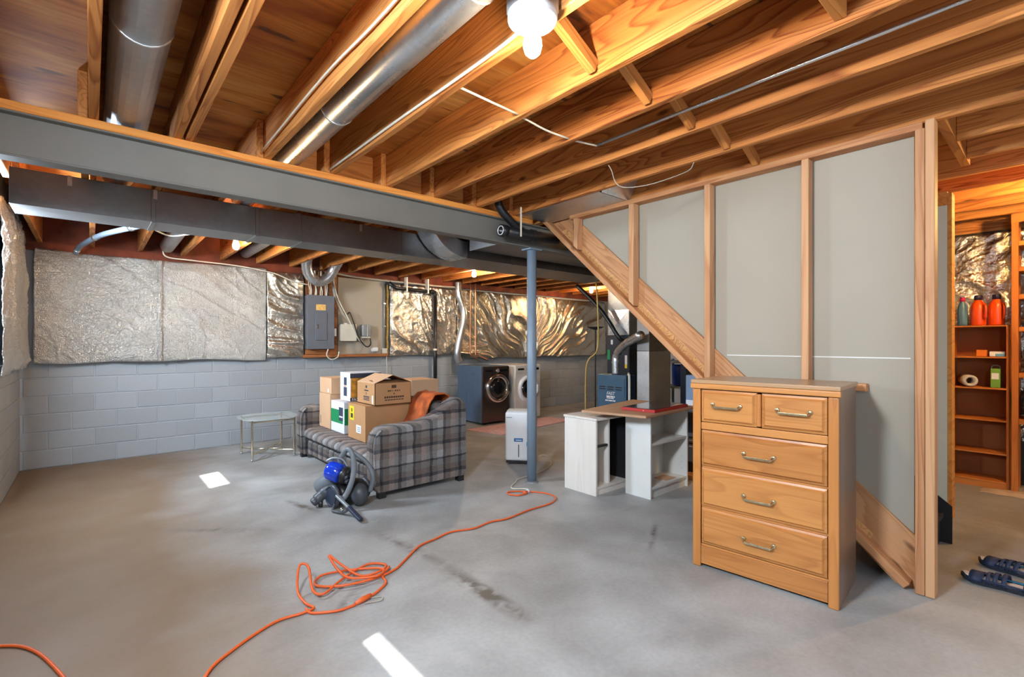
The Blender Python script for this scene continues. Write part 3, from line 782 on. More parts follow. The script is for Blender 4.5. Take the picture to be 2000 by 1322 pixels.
# galvanised pan under the joists beside the stair top
t = thing('joist_pan_duct', 'thin galvanised sheet panning the joist bay beside the stair head', 'duct', (3.05, 2.6, ZJ))
box(2.88, 3.285, 2.32, 3.24, ZJ - .005, ZJ - .001).build('sheet', M['galv'], t)
MB().prism([(2.31, ZJ - .006), (2.31, ZJ + .15), (2.23, ZJ + .15)], 2.896, 3.25, 'x').build('sloped_end', M['galv_bright'], t)

# =================================================================== BULBS
def bulb_mesh(c, s=1.0):
    pr = [(.010, .0), (.022, -.012), (.030, -.035), (.032, -.055), (.026, -.078), (.014, -.09), (.002, -.094)]
    return MB().lathe([(a * s, b * s) for a, b in pr][::-1], c, 16)
def lampholder(loc, label, strength, col, plate=.055, group=None):
    t = thing('ceiling_bulb_lamp', label, 'lamp', loc)
    x, y, z = loc
    MB().lathe([(plate * .9, -.03), (plate, -.022), (plate, 0)], loc, 24).build('porcelain_base', M['white'], t, smooth=True)
    MB().lathe([(.020, -.052), (.026, -.045), (.028, -.03)], loc, 18).build('socket', M['white'], t, smooth=True)
    bulb_mesh((x, y, z - .052)).build('bulb', emit('bulb_glow_%d' % len(bpy.data.materials), col, strength), t, smooth=True)
    return t
WARM = (1.0, .66, .34, 1); WHITE = (1.0, .80, .56, 1)
lampholder((1.135, 1.20, 2.418), 'white ceiling lampholder with a glowing bulb between the nearest joists', 950 * BULB_W, WHITE, .085)
box(1.07, 1.20, 1.14, 1.26, 2.4185, 2.47).build('junction_box', M['galv'], bpy.data.objects['ceiling_bulb_lamp'])
box(1.10, 1.214, 1.17, 1.23, 2.471, 2.50).build('bracket', M['joist_x'], bpy.data.objects['ceiling_bulb_lamp'])
lampholder((1.12, 5.60, 2.40), 'bare bulb glowing above the left foil blanket', 800 * BULB_W, WARM)
lampholder((4.19, 5.66, 2.40), 'bare bulb glowing near the middle of the back wall', 1300 * BULB_W, WHITE)
lampholder((7.215, 6.0, 2.40), 'bare bulb glowing above the furnace flue', 1000 * BULB_W, WARM)
lampholder((5.05, -.2, 2.42), 'bare yellow bulb lighting the storage room', 2200 * BULB_W, (1.0, .60, .20, 1))

for i_, (xa, xb, y_, z_) in enumerate(((.848, 1.211, 5.60, 2.401), (4.112, 4.475, 5.66, 2.401), (6.968, 7.331, 6.0, 2.401), (4.928, 5.292, -.2, 2.421))):
    box(xa, xb, y_ - .045, y_ + .045, z_, z_ + .03).build('mounting_board', M['joist_x'], bpy.data.objects['ceiling_bulb_lamp.%03d' % (i_ + 1)])
# =================================================================== PIPES AND WIRES
def pipe(name, label, cat, pts, r, mat, n=10, smooth=8):
    o = tube(smooth_path(pts, smooth) if smooth else pts, r, n).build(name, M[mat], None)
    for p in o.data.polygons: p.use_smooth = len(p.vertices) == 4
    return tag(o, label, cat)
# black drain stack by the beam, open-ended run
t = thing('drain_pipe', 'thick black drain pipe with an open end hung against the beam', 'pipe', (2.63, 3.14, 2.25))
def ring_tube(p0, p1, r0, r1, n=20):
    p0, p1 = Vector(p0), Vector(p1); b = MB()
    a = (p1 - p0).normalized(); x = a.orthogonal().normalized(); y = a.cross(x)
    v = []
    for rad, p in ((r1, p0), (r1, p1), (r0, p1), (r0, p0)):
        for j in range(n):
            q = 2 * PI * j / n; v.append(p + (x * math.cos(q) + y * math.sin(q)) * rad)
    f = [(i*n+j, i*n+(j+1) % n, ((i+1) % 4)*n+(j+1) % n, ((i+1) % 4)*n+j) for i in range(4) for j in range(n)]
    return b.add(v, f)
ring_tube((2.62, 3.145, 2.25), (3.285, 3.145, 2.265), .034, .046).build('main_run', M['blackpipe'], t, smooth=True)
ring_tube((2.605, 3.145, 2.25), (2.66, 3.145, 2.251), .037, .052).build('hub', M['blackpipe'], t, smooth=True)
tube(smooth_path([(2.58, 3.16, 2.62), (2.60, 3.16, 2.46), (2.70, 3.15, 2.36), (2.86, 3.145, 2.27)], 6), .034, 14).build('wye_branch', M['blackpipe'], t, smooth=True)
MB().lathe([(.053, 0), (.053, .05)], (2.95, 3.145, 2.258), 18, 'x').build('coupling', M['blackpipe'], t)
ring_tube((2.6, 3.145, 2.25), (2.607, 3.145, 2.25), .034, .040).build('rim', M['white'], t, smooth=True)
box(2.765, 2.777, 3.07, 3.078, 2.21, 2.46).build('hanger_strap', M['wire'], t)
# black drain on the back wall
pts = [(3.44, 6.83, 2.22), (3.56, 6.83, 2.15), (4.20, 6.83, 2.135), (4.262, 6.83, 2.10), (4.262, 6.83, .02)]
t = thing('drain_pipe', 'black drain pipe running along and down the back wall behind the sofa', 'pipe', (4.262, 6.83, 0))
tube([pts[0], pts[1], pts[2]], .03, 14).build('pipe', M['blackpipe'], t, smooth=True)
tube([pts[3], pts[4]], .03, 14).build('pipe', M['blackpipe'], t, smooth=True)
tube(smooth_path([(4.17, 6.83, 2.136), (4.24, 6.83, 2.128), (4.262, 6.83, 2.07)], 5), .037, 14).build('elbow', M['blackpipe'], t, smooth=True)
for x in (3.72, 4.10): box(x, x + .02, 6.79, 6.87, 2.10, 2.332).build('strap', M['wire'], t)
tube([(4.262, 6.83, 1.18), (4.262, 6.83, 1.21)], .034, 14).build('clamp', M['wire'], t)
# dryer vent hose
pts = smooth_path([(4.69, 6.80, 2.33), (4.70, 6.78, 2.1), (4.79, 6.76, 1.78), (4.71, 6.77, 1.4), (4.67, 6.79, 1.12), (4.72, 6.80, .985)], 16)
o = tube(pts, [.052 + (.007 if i % 2 else 0) for i in range(len(pts))], 16).build('dryer_vent_hose', M['galv_bright'], None, smooth=True)
tag(o, 'ribbed silver dryer vent hose hanging down to the dark washer', 'hose')
for i, x in enumerate((4.93, 5.04)):
    pipe('copper_pipe', ['thin copper water pipe left of its twin, above the washers', 'thin copper water pipe right of its twin, above the washers'][i], 'pipe', [(x, 6.77, 2.33), (x, 6.77, 1.2), (x + .04, 6.77, 1.1), (x + .2 + .1 * i, 6.80, 1.0)], .011, 'copper', 8)
# diagonal flue by the furnace
pipe('vent_pipe', 'black vent pipe slanting down to the furnace top', 'pipe', [(5.70, 5.03, 2.195), (5.76, 4.76, 1.94), (5.80, 4.55, 1.70), (5.85, 4.36, 1.40), (5.905, 4.31, 1.33)], .032, 'blackpipe', 14, 6)

# wires along the joists
def wire(name, label, pts, r=.006, mat='wire', sm=6): return pipe(name, label, 'cable', pts, r, mat, 6, sm)
wire('ceiling_cable', 'white cable stapled along the joist that carries the near bulb', [(1.200, 3.24, 2.455), (1.204, 2.4, 2.46), (1.204, 1.75, 2.452), (1.20, 1.42, 2.45), (1.165, 1.25, 2.43)], .007, 'wire', 6)
wire('ceiling_cable', 'thin cable run down the joist left of the bright duct', [(.785, 3.24, 2.47), (.79, 2.2, 2.50), (.792, 1.6, 2.48), (.795, .6, 2.50), (.795, -.4, 2.5)], .006, 'wire', 6)
cb_ = MB()
for seg_ in ([(1.256, 1.80, 2.450), (1.44, 1.80, 2.443), (1.620, 1.82, 2.450)], [(1.664, 1.83, 2.450), (1.85, 1.845, 2.443), (2.028, 1.85, 2.450)], [(2.072, 1.85, 2.452), (2.236, 1.82, 2.457)]):
    cb_.tube(smooth_path(seg_, 5), .0055, 6)
tag(cb_.build('ceiling_cable', M['wire'], None, smooth=True), 'white cable threaded through drilled holes across three joists', 'cable')
pipe('ceiling_conduit', 'straight thin grey conduit along the side of a right-hand joist', 'conduit', [(2.243, 1.83, 2.462), (2.25, .8, 2.468), (2.25, -1.2, 2.47)], .009, 'galv_bright', 8, 0)
wire('loose_wire', 'thin wire dangling in a loop below a right-hand joist', [(2.49, 1.93, 2.435), (2.51, 1.92, 2.40), (2.53, 1.90, 2.32), (2.56, 1.84, 2.285), (2.66, 1.72, 2.30), (2.83, 1.58, 2.38), (2.86, 1.55, 2.437)], .003, 'wire_grey', 6)
wire('ceiling_cable', 'pair of pale cables drooping under the trunk duct near the left bulb', [(.392, 5.36, 2.326), (.56, 5.58, 2.315), (.676, 5.42, 2.315), (.75, 5.36, 2.326), (1.0, 5.28, 2.326), (1.30, 5.35, 2.326)], .007, 'wire', 6)
wire('wall_cable', 'cable sagging along the top of the left foil blanket', [(.62, 6.86, 2.40), (.66, 6.86, 2.30), (.9, 6.86, 2.285), (1.4, 6.86, 2.27), (1.8, 6.86, 2.22), (2.05, 6.86, 2.13), (2.24, 6.84, 2.10)], .008, 'wire', 6)
wire('wall_cable', 'cable bundle run along the wall top right of the panel', [(2.64, 6.9, 2.30), (2.9, 6.9, 2.275), (3.3, 6.9, 2.262), (3.8, 6.86, 2.25), (4.4, 6.85, 2.24), (4.68, 6.86, 2.25)], .016, 'wire_grey', 6)
wire('wall_cable', 'pale cable bundle falling from the joists to the small grey box', [(2.60, 6.88, 2.31), (2.62, 6.88, 2.0), (2.72, 6.88, 1.76), (2.88, 6.88, 1.55), (2.97, 6.88, 1.38), (3.04, 6.88, 1.31)], .02, 'wire_grey', 6)
wire('wall_cable', 'thin pale cable swinging beside the thicker bundle', [(2.57, 6.87, 2.31), (2.66, 6.86, 1.95), (2.80, 6.86, 1.68), (2.93, 6.86, 1.42), (3.0, 6.86, 1.33)], .008, 'wire', 6)
wire('wall_cable', 'black cable looping under the small grey box', [(2.80, 6.86, 1.72), (2.84, 6.86, 1.74), (2.89, 6.85, 1.60), (2.97, 6.85, 1.38), (3.08, 6.85, 1.25), (3.15, 6.85, 1.28), (3.15, 6.86, 1.37)], .010, 'black', 6)
wire('wall_cable', 'white cable loop hanging below the electrical panel', [(2.51, 6.82, 1.22), (2.49, 6.82, 1.13), (2.55, 6.82, 1.07), (2.64, 6.82, 1.10), (2.67, 6.84, 1.18)], .008, 'wire', 6)
wire('wall_cable', 'thin white cable hanging straight down below the conduit outlet', [(3.452, 6.94, 1.12), (3.458, 6.94, .9), (3.46, 6.94, .6)], .005, 'wire', 4)

# =================================================================== ELECTRICAL
bk = box(2.235, 2.68, 6.93, 6.976, 1.14, 2.31).build('panel_backboard', M['ledger'], None, bevel=.004, seg=1)
tag(bk, 'brown wooden backboard behind the electrical panel', 'board')
lg = box(2.20, 3.46, 6.90, 6.977, 1.098, 1.138).build('ledger_shelf', M['ledger'], None, bevel=.003, seg=1)
tag(lg, 'thin brown wooden ledge along the wall under the panel', 'ledge')
pw = box(2.70, 3.43, 6.955, 6.9955, 1.14, 2.30).build('painted_backer', M['drywall'], None)
tag(pw, 'plain cream painted board behind the small wall boxes', 'board')
t = thing('electrical_panel', 'grey metal electrical panel with a small hinged door', 'panel', (2.40, 6.84, 1.22))
box(2.225, 2.585, 6.82, 6.929, 1.225, 1.955).build('box_body', M['panel'], t, bevel=.006)
box(2.218, 2.592, 6.808, 6.8195, 1.218, 1.962).build('cover', M['panel'], t, bevel=.004)
dr = box(2.325, 2.485, 6.797, 6.8075, 1.34, 1.72).build('door', M['panel'], t, bevel=.004)
box(2.345, 2.362, 6.789, 6.7965, 1.50, 1.56).build('latch', M['chrome'], dr, bevel=.002)
box(2.34, 2.47, 6.804, 6.8075, 1.755, 1.835).build('label_plate', plain('amber_label', srgb(228, 188, 110), .5, var=.2, scale=30), t)
for k in range(13):
    x = 2.245 + k * .024 + random.uniform(-.006, .006)
    tube(smooth_path([(x, 6.87, 1.955), (x + random.uniform(-.01, .01), 6.86, 2.03), (x + random.uniform(-.02, .02), 6.89, 2.12), (x + random.uniform(-.02, .02), 6.9, 2.31)], 4), .0065, 6).build('feed_cable', M['wire' if k % 3 else 'black'], t, smooth=True)
t = thing('wall_box', 'plain cream metal box right of the electrical panel', 'box', (2.82, 6.9, 1.33))
box(2.705, 2.935, 6.865, 6.9545, 1.335, 1.57).build('body', M['beige'], t, bevel=.004)
box(2.70, 2.94, 6.858, 6.8645, 1.33, 1.575).build('cover', M['beige'], t, bevel=.003)
box(2.77, 2.81, 6.88, 6.95, 1.571, 1.59).build('knockout', M['white'], t, bevel=.003)
box(2.695, 2.70, 6.87, 6.95, 1.34, 1.56).build('hinge', M['beige'], t)
t = thing('network_box', 'small grey utility box with cables below, by the cream box', 'box', (3.1, 6.9, 1.39))
box(3.03, 3.165, 6.86, 6.9545, 1.40, 1.575).build('body', M['shaft'], t, bevel=.012)
box(3.10, 3.108, 6.853, 6.8605, 1.40, 1.57).build('rib', M['beige'], t)
box(3.02, 3.16, 6.88, 6.954, 1.375, 1.3995).build('gland_strip', M['beige'], t)
o = box(3.195, 3.31, 6.90, 6.9545, 1.165, 1.24).build('wall_sensor', M['white'], None, bevel=.03, seg=4); tag(o, 'small white rounded device near the ledge end', 'device')
o = box(2.60, 2.655, 6.895, 6.9295, 1.40, 1.51).build('switch_plate', M['white'], None, bevel=.004); tag(o, 'small white plate screwed to the backboard edge', 'plate')
t = thing('wall_conduit', 'straight vertical grey conduit ending in an outlet box', 'conduit', (3.415, 6.94, 1.14))
tube([(3.415, 6.937, 2.28), (3.415, 6.937, 1.22)], .013, 10).build('pipe', M['shaft'], t, smooth=True)
box(3.385, 3.455, 6.915, 6.9545, 1.14, 1.22).build('outlet_box', M['beige'], t, bevel=.004)
for z in (1.9, 1.55): box(3.395, 3.435, 6.92, 6.954, z, z + .02).build('strap', M['galv'], t)

# =================================================================== CHEST OF DRAWERS
rz = math.atan2(-.062, .722)           # local y runs along the front
DW, DD, DH = .725, .425, 1.088
ch = thing('chest_of_drawers', 'oak chest of five drawers with antique brass pulls', 'chest', (2.749, .735, 0), math.atan2(.062, .722))
# local: x = depth (front at 0), y = width 0..DW
def lp(b, name, mat, parent=ch, **k): return b.build(name, M[mat], parent, world=False, **k)
lp(box(.0, DD, .0, .018, .0, DH - .0225), 'side_panel', 'oak_side', bevel=.003)
lp(box(.0, DD, DW - .018, DW, .0, DH - .0225), 'side_panel', 'oak_side', bevel=.003)
lp(box(DD - .01, DD - .001, .018, DW - .018, .02, DH - .05), 'back_panel', 'oak_side')
lp(box(-.016, 0, .0, .046, .0, DH - .053), 'front_post', 'oak_z', bevel=.007, seg=3)
lp(box(-.016, 0, DW - .046, DW, .0, DH - .053), 'front_post', 'oak_z', bevel=.007, seg=3)
lp(box(-.022, DD + .005, -.008, DW + .008, DH - .022, DH), 'top', 'oak_top', bevel=.003)
lp(box(-.026, -.0005, -.01, DW + .01, DH - .052, DH - .0225), 'top_rail', 'oak_y', bevel=.006, seg=3)
lp(box(-.010, .010, .047, DW - .047, .02, .125), 'plinth', 'oak_y', bevel=.003)
lp(box(-.006, .010, .047, DW - .047, .80, .842), 'divider_rail', 'oak_y', bevel=.003)
lp(box(-.004, .30, .047, DW - .047, .126, .135), 'divider_rail', 'oak_y')
for z in (.352, .584):
    lp(box(.004, .02, .047, DW - .047, z - .006, z + .006), 'divider_rail', 'oak_y')
def drawer(y0, y1, z0, z1, hy, hz, hw=.15):
    b = MB(); d0, d1 = -.006, -.022; m = .020
    # bevelled raised front
    b.add([(.012, y0, z0), (.012, y1, z0), (.012, y1, z1), (.012, y0, z1), (d0, y0, z0), (d0, y1, z0), (d0, y1, z1), (d0, y0, z1),
           (d1, y0 + m, z0 + m), (d1, y1 - m, z0 + m), (d1, y1 - m, z1 - m), (d1, y0 + m, z1 - m),
           (d0 - .004, y0 + m * .55, z0 + m * .55), (d0 - .004, y1 - m * .55, z0 + m * .55), (d0 - .004, y1 - m * .55, z1 - m * .55), (d0 - .004, y0 + m * .55, z1 - m * .55)],
          [(0, 1, 2, 3), (0, 4, 5, 1), (1, 5, 6, 2), (2, 6, 7, 3), (3, 7, 4, 0),
           (4, 12, 13, 5), (5, 13, 14, 6), (6, 14, 15, 7), (7, 15, 12, 4),
           (12, 8, 9, 13), (13, 9, 10, 14), (14, 10, 11, 15), (15, 11, 8, 12), (8, 11, 10, 9)])
    o = b.build('drawer', M['oak_y'], ch, world=False)
    h = MB()
    for s_ in (-1, 1):
        h.lathe([(.004, -.010), (.011, -.008), (.013, 0)], (d1 - .000, hy + s_ * (hw / 2), hz + .006), 10, 'x')
        h.tube([(d1, hy + s_ * hw / 2, hz + .006), (d1 - .012, hy + s_ * hw / 2 * .97, hz + .004), (d1 - .024, hy + s_ * hw / 2 * .9, hz - .006)], .0055, 8)
    h.box(d1 - .029, d1 - .021, hy - hw / 2 * .9, hy + hw / 2 * .9, hz - .013, hz - .001)
    h.build('pull', M['brass_dark'], o, world=False, bevel=.0015)
    return o
drawer(.362 + .012, DW - .050, .846, 1.030, .53, .945)
drawer(.050, .362 - .012, .846, 1.030, .195, .945)
b = lp(box(-.020, .0, .352, .372, .85, 1.026), 'stile', 'oak_z', bevel=.006, seg=3)
drawer(.050, DW - .050, .592, .796, .362, .69)
drawer(.050, DW - .050, .360, .578, .362, .46)
drawer(.050, DW - .050, .140, .346, .362, .228)
o = box(0, .05, 0, .27, 0, .042).build('wall_block', M['stud_y'], ws, world=False, bevel=.002, seg=1); o.location = (.039, .745 - .45, 1.03)

# =================================================================== LOVESEAT
sf = thing('loveseat', 'grey and brown plaid loveseat facing the left wall, loaded with cartons', 'sofa', (2.25, 4.78, 0))
armp = [(1.80, .05), (1.775, .10), (1.772, .46), (1.79, .535), (1.83, .58), (1.90, .597), (2.05, .594), (2.20, .602), (2.33, .632), (2.44, .69), (2.53, .752), (2.60, .785), (2.655, .778), (2.69, .73), (2.695, .10), (2.68, .05)]
def arm(y0, y1):
    b = MB(); n = len(armp); w = (y1 - y0); lay = []
    # rounded top: five cross sections across the thickness
    for k, (f, dz) in enumerate(((0, .035), (.07, .012), (.22, 0), (.78, 0), (.93, .012), (1, .035))):
        lay.append([(x if z < .45 else x, y0 + f * w, z - (dz if z > .45 else 0)) for x, z in armp])
    v = [p for l_ in lay for p in l_]; f = []
    for k in range(len(lay) - 1):
        for i in range(n):
            f.append((k*n+i, (k+1)*n+i, (k+1)*n+(i+1) % n, k*n+(i+1) % n))
    f.append(tuple(range(n))); f.append(tuple((len(lay)-1)*n + i for i in range(n - 1, -1, -1)))
    o = b.add(v, f).build('arm', M['plaid'], sf, bevel=.012, seg=2)
    return o
a1 = arm(3.76, 3.94); a2 = arm(5.62, 5.80)
def cyl_y(x, z, r, y0, y1): return MB().lathe([(r * .6, y0), (r * .93, y0 + .012), (r, y0 + .035), (r, y1 - .035), (r * .93, y1 - .012), (r * .6, y1)], (x, 0, z), 18, 'y')
# piping roll along the arm fronts
for y0 in (3.755, 5.615):
    tube(smooth_path([(1.772, y0 + .004, .08), (1.764, y0 + .004, .45), (1.785, y0 + .004, .535), (1.83, y0 + .004, .575)], 5), .008, 8).build('piping', M['plaid'], a1 if y0 < 4 else a2, smooth=True)
box(2.46, 2.66, 3.941, 5.619, .06, .735).build('back', M['plaid'], sf, bevel=.06, seg=4)
# padded front rail in vertical channels
for i in range(8):
    y0 = 3.945 + i * .2093
    box(1.835, 1.90, y0 + .001, y0 + .208, .055, .215).build('front_channel', M['plaid'], sf, bevel=.022, seg=3)
box(1.895, 2.46, 3.945, 5.615, .06, .215).build('seat_deck', M['plaid'], sf)
def cushion(y0, y1):
    b = MB()
    pr = [(2.44, .222), (1.86, .222), (1.81, .235), (1.785, .275), (1.80, .325), (1.85, .352), (1.95, .358), (2.44, .352)]
    return b.prism(pr, y0, y1, 'y').build('seat_cushion', M['plaid'], sf, bevel=.03, seg=3)
cushion(3.948, 4.655); cushion(4.665, 5.612)
for (x, y) in ((1.84, 3.80), (2.64, 3.80), (1.84, 5.76), (2.64, 5.76)):
    box(x - .03, x + .03, y - .03, y + .03, 0, .05).build('foot', M['black'], sf)
# orange-brown throw over the back
def thr(a, c):
    y = 3.975 + a * .35
    q = c * 3.4
    prof = [(2.30, .42), (2.40, .60), (2.435, .73), (2.50, .79), (2.60, .80), (2.66, .77), (2.70, .66), (2.72, .50)]
    k = c * (len(prof) - 1); i = min(int(k), len(prof) - 2); t_ = k - i
    x = prof[i][0] * (1 - t_) + prof[i+1][0] * t_; z = prof[i][1] * (1 - t_) + prof[i+1][1] * t_
    nn = mn.noise(Vector((y * 6, c * 4, 2))); n2 = mn.noise(Vector((y * 14, c * 7, 9)))
    return (x - .012 + .02 * nn + (.0 if c > .5 else -.02 * abs(n2)), y + .02 * mn.noise(Vector((c * 6, a * 3, 7))), z + .015 + .02 * abs(nn) + .012 * n2)
o = MB().grid(thr, 24, 30).build('throw_blanket', M['throw'], None, smooth=True)
sm = o.modifiers.new('t', 'SOLIDIFY'); sm.thickness = .012; sm.offset = 1
tag(o, 'rust-orange patterned throw draped over the loveseat back', 'blanket')

# =================================================================== CARTONS
def carton(name, label, x0, x1, y0, y1, z0, z1, mat, tape=True, cat='box'):
    t = thing(name, label, cat, ((x0 + x1) / 2, (y0 + y1) / 2, z0))
    box(x0, x1, y0, y1, z0, z1 - .003).build('body', M[mat], t, bevel=.003, seg=1)
    ym = (y0 + y1) / 2
    box(x0 + .001, x1 - .001, y0 + .001, ym - .002, z1 - .0029, z1).build('flap', M[mat], t)
    box(x0 + .001, x1 - .001, ym + .002, y1 - .001, z1 - .0029, z1).build('flap', M[mat], t)
    return t
def mark(t, b, mat, name='printed_mark'): return b.build(name, M[mat], t)
ZC = .362
t = carton('cardboard_box', 'large brown carton with a yellow label, nearest on the loveseat', 1.945, 2.42, 4.345, 4.745, ZC, .705, 'card')
X = 1.9445
mark(t, box(X - .002, X, 4.595, 4.70, .545, .68), 'yellow', 'yellow_label')
mark(t, box(X - .0026, X - .002, 4.62, 4.675, .565, .61), 'ink'); mark(t, box(X - .0026, X - .002, 4.635, 4.66, .625, .66), 'ink')
mark(t, box(X - .002, X, 4.435, 4.545, .435, .51), 'cardwhite', 'shipping_label')
for k in range(3): mark(t, box(X - .0026, X - .002, 4.45, 4.52, .45 + k * .017, .455 + k * .017), 'inkblue')
# open-flapped box on top
ox0, ox1, oy0, oy1, oz0, oz1 = 2.02, 2.405, 4.30, 4.70, .708, .915
t = thing('cardboard_box', 'printed brown carton with loose peaked flaps, on top of the large one', 'box', ((ox0 + ox1) / 2, 4.5, oz0))
th = .005
MB().box(ox0, ox1, oy0, oy0 + th, oz0, oz1).box(ox0, ox1, oy1 - th, oy1, oz0, oz1).box(ox0, ox0 + th, oy0, oy1, oz0, oz1).box(ox1 - th, ox1, oy0, oy1, oz0, oz1).box(ox0, ox1, oy0, oy1, oz0, oz0 + th).build('body', M['card'], t)
xm = (ox0 + ox1) / 2
for (xa, za, xb, zb_) in ((ox0, oz1, xm - .005, oz1 + .075), (ox1, oz1, xm + .012, oz1 + .068)):
    MB().prism([(xa, za), (xb, zb_), (xb, zb_ + .004), (xa, za + .004)], oy0 + .004, oy1 - .004, 'y').build('flap', M['card_l'] if xa == ox0 else M['card_d'], t)
MB().prism([(oy0, oz1), (oy0 + .17, oz1 + .02), (oy0 + .17, oz1 + .024), (oy0, oz1 + .004)], ox0 + .02, ox1 - .02, 'x').build('flap', M['card_d'], t)
Y = oy0
mark(t, box(xm - .02, xm + .03, Y - .0012, Y, .865, .895), 'ink')
for i, wdt in enumerate((.03, .018, .012, .024, .02, .015)): mark(t, box(xm - .06 + i * .024, xm - .06 + i * .024 + wdt * .7, Y - .0012, Y, .833, .846), 'ink')
mark(t, box(xm + .0, xm + .012, Y - .0012, Y, .806, .818), 'ink')
for i in range(9): mark(t, box(xm - .095 + i * .0235, xm - .095 + i * .0235 + .018, Y - .0012, Y, .770, .788), 'ink')
for i in range(7): mark(t, box(xm - .09 + i * .029, xm - .09 + i * .029 + .024, Y - .0012, Y, .748, .758), 'ink')
for k, (y0, y1, z0, z1) in enumerate(((4.47, 4.50, .865, .89), (4.44, 4.53, .835, .846), (4.48, 4.49, .80, .825), (4.42, 4.55, .775, .785), (4.42, 4.55, .760, .768), (4.42, 4.55, .745, .753))):
    mark(t, box(ox0 - .0012, ox0, y0, y1, z0, z1), 'bindergrey')
mark(t, box(ox0 - .0014, ox0, 4.335, 4.36, .72, .80), 'cardwhite', 'sticker')
# white printed box behind
t = carton('printer_box', 'white and ochre printed product box behind the peaked carton', 1.965, 2.30, 4.748, 5.00, .712, 1.0, 'cardwhite')
X = 1.965
mark(t, box(X - .0015, X, 4.83, 4.90, .87, .95), 'inkblue', 'product_picture'); mark(t, box(X - .0015, X, 4.825, 4.905, .76, .85), 'inkblue', 'product_picture')
mark(t, box(X - .0015, X, 4.84, 4.90, .852, .868), 'card_l')
box(1.975, 2.295, 4.7455, 4.748, .73, .985).build('side_print', M['ochre'], t)
box(1.966, 2.299, 4.7450, 4.7454, .715, .748).build('print_band', M['bindergrey'], t)
box(1.966, 2.299, 4.7450, 4.7454, .945, .992).build('print_band', M['bindergrey'], t)
def text(body, size, mat, parent, loc, rot, name='lettering', ext=.0006, align='LEFT', shear=0):
    c = bpy.data.curves.new(name, 'FONT'); c.body = body; c.size = size; c.extrude = ext; c.align_x = align; c.shear = shear
    c.materials.append(M[mat])
    o = bpy.data.objects.new(name, c); COL.objects.link(o); o.parent = parent
    p = abs_loc(parent)
    bpy.context.view_layer.update()
    me = bpy.data.meshes.new_from_object(o.evaluated_get(bpy.context.evaluated_depsgraph_get()))
    bpy.data.objects.remove(o)
    o = bpy.data.objects.new(name, me); COL.objects.link(o); o.parent = parent
    o.location = Vector(loc) - p; o.rotation_euler = rot
    return o
text('FAS', .038, 'cardwhite', t, (1.985, 4.7445, .718), (PI / 2, 0, 0))
# green box
t = carton('appliance_box', 'white carton with a green printed panel, between two brown cartons', 1.965, 2.35, 4.90, 5.255, ZC, .685, 'cardwhite')
mark(t, box(X - .0015, X, 4.93, 5.25, .46, .60), 'green', 'green_print'); mark(t, box(X - .003, X - .0015, 4.925, 5.03, .49, .63), 'inkblue', 'product_picture')
mark(t, box(X - .0036, X - .003, 4.93, 5.02, .525, .54), 'cardwhite')
box(1.97, 2.35, 4.8975, 4.90, .45, .62).build('green_print', M['green'], t)
t = carton('cardboard_box', 'tall plain tan carton at the far end of the loveseat', 1.965, 2.40, 5.285, 5.61, ZC, .742, 'card_l')
for k in range(5): mark(t, box(X - .0012, X, 5.56, 5.575, .40 + k * .018, .412 + k * .018), 'ink')
t = carton('cardboard_box', 'small tan carton on top of the tall tan one', 1.968, 2.30, 5.26, 5.60, .744, .918, 'card_l')
mark(t, box(X + .0015, X + .003, 5.33, 5.36, .76, .80), 'cardwhite', 'sticker')
t = carton('cardboard_box', 'pale tall carton standing on the floor behind the loveseat', 3.05, 3.45, 5.45, 5.85, 0, .83, 'card_l')

# =================================================================== GLASS SIDE TABLE
tb = thing('glass_side_table', 'oval glass side table on slim brass legs by the loveseat', 'table', (1.55, 6.12, 0))
cx, cy = 1.55, 6.12
pl = []
for i in range(40):
    q = 2 * PI * i / 40; e = 2 / 3.4
    c_, s_ = math.cos(q), math.sin(q)
    pl.append((cx + .30 * math.copysign(abs(c_) ** e, c_), cy + .31 * math.copysign(abs(s_) ** e, s_)))
MB().prism(pl, .448, .458, 'z').build('glass_top', M['glass'], tb)
LG = [(cx - .22, cy + .25), (cx - .22, cy - .25), (cx + .22, cy + .25), (cx + .22, cy - .25)]
for x, y in LG:
    lg_ = MB().lathe([(.011, .018), (.011, .44), (.0145, .441), (.0145, .4475)], (x, y, 0), 14).build('leg', M['brass'], tb)
    MB().ball((x, y, .0145), .0145, n=12, m=8).build('ball_foot', M['chrome'], lg_, smooth=True)
for a, b in ((0, 1), (1, 3), (3, 2), (2, 0)):
    p, q = LG[a], LG[b]
    tube([(p[0], p[1], .425), (q[0], q[1], .425)], .010, 8).build('apron_rail', M['brass'], tb)
for (a, b) in ((0, 1), (2, 3), (0, 2), (1, 3)):
    p, q = LG[a], LG[b]; mx = (p[0] + q[0]) / 2; my = (p[1] + q[1]) / 2
    tx, ty = mx + (cx - mx) * .95, my + (cy - my) * .95
    cpts = smooth_path([(p[0], p[1], .075), ((p[0] + tx) / 2 + (tx - mx) * .22, (p[1] + ty) / 2 + (ty - my) * .22, .075), (tx, ty, .075), ((q[0] + tx) / 2 + (tx - mx) * .22, (q[1] + ty) / 2 + (ty - my) * .22, .075), (q[0], q[1], .075)], 6)
    tube(cpts, .008, 8).build('curved_stretcher', M['brass'], tb, smooth=True)

# =================================================================== DEHUMIDIFIER
dh = thing('dehumidifier', 'white upright dehumidifier with blue stickers behind the post', 'dehumidifier', (3.55, 3.93, 0), R(-48.5))
def dl(b, name, mat, parent=dh, **k): return b.build(name, M[mat], parent, world=False, **k)
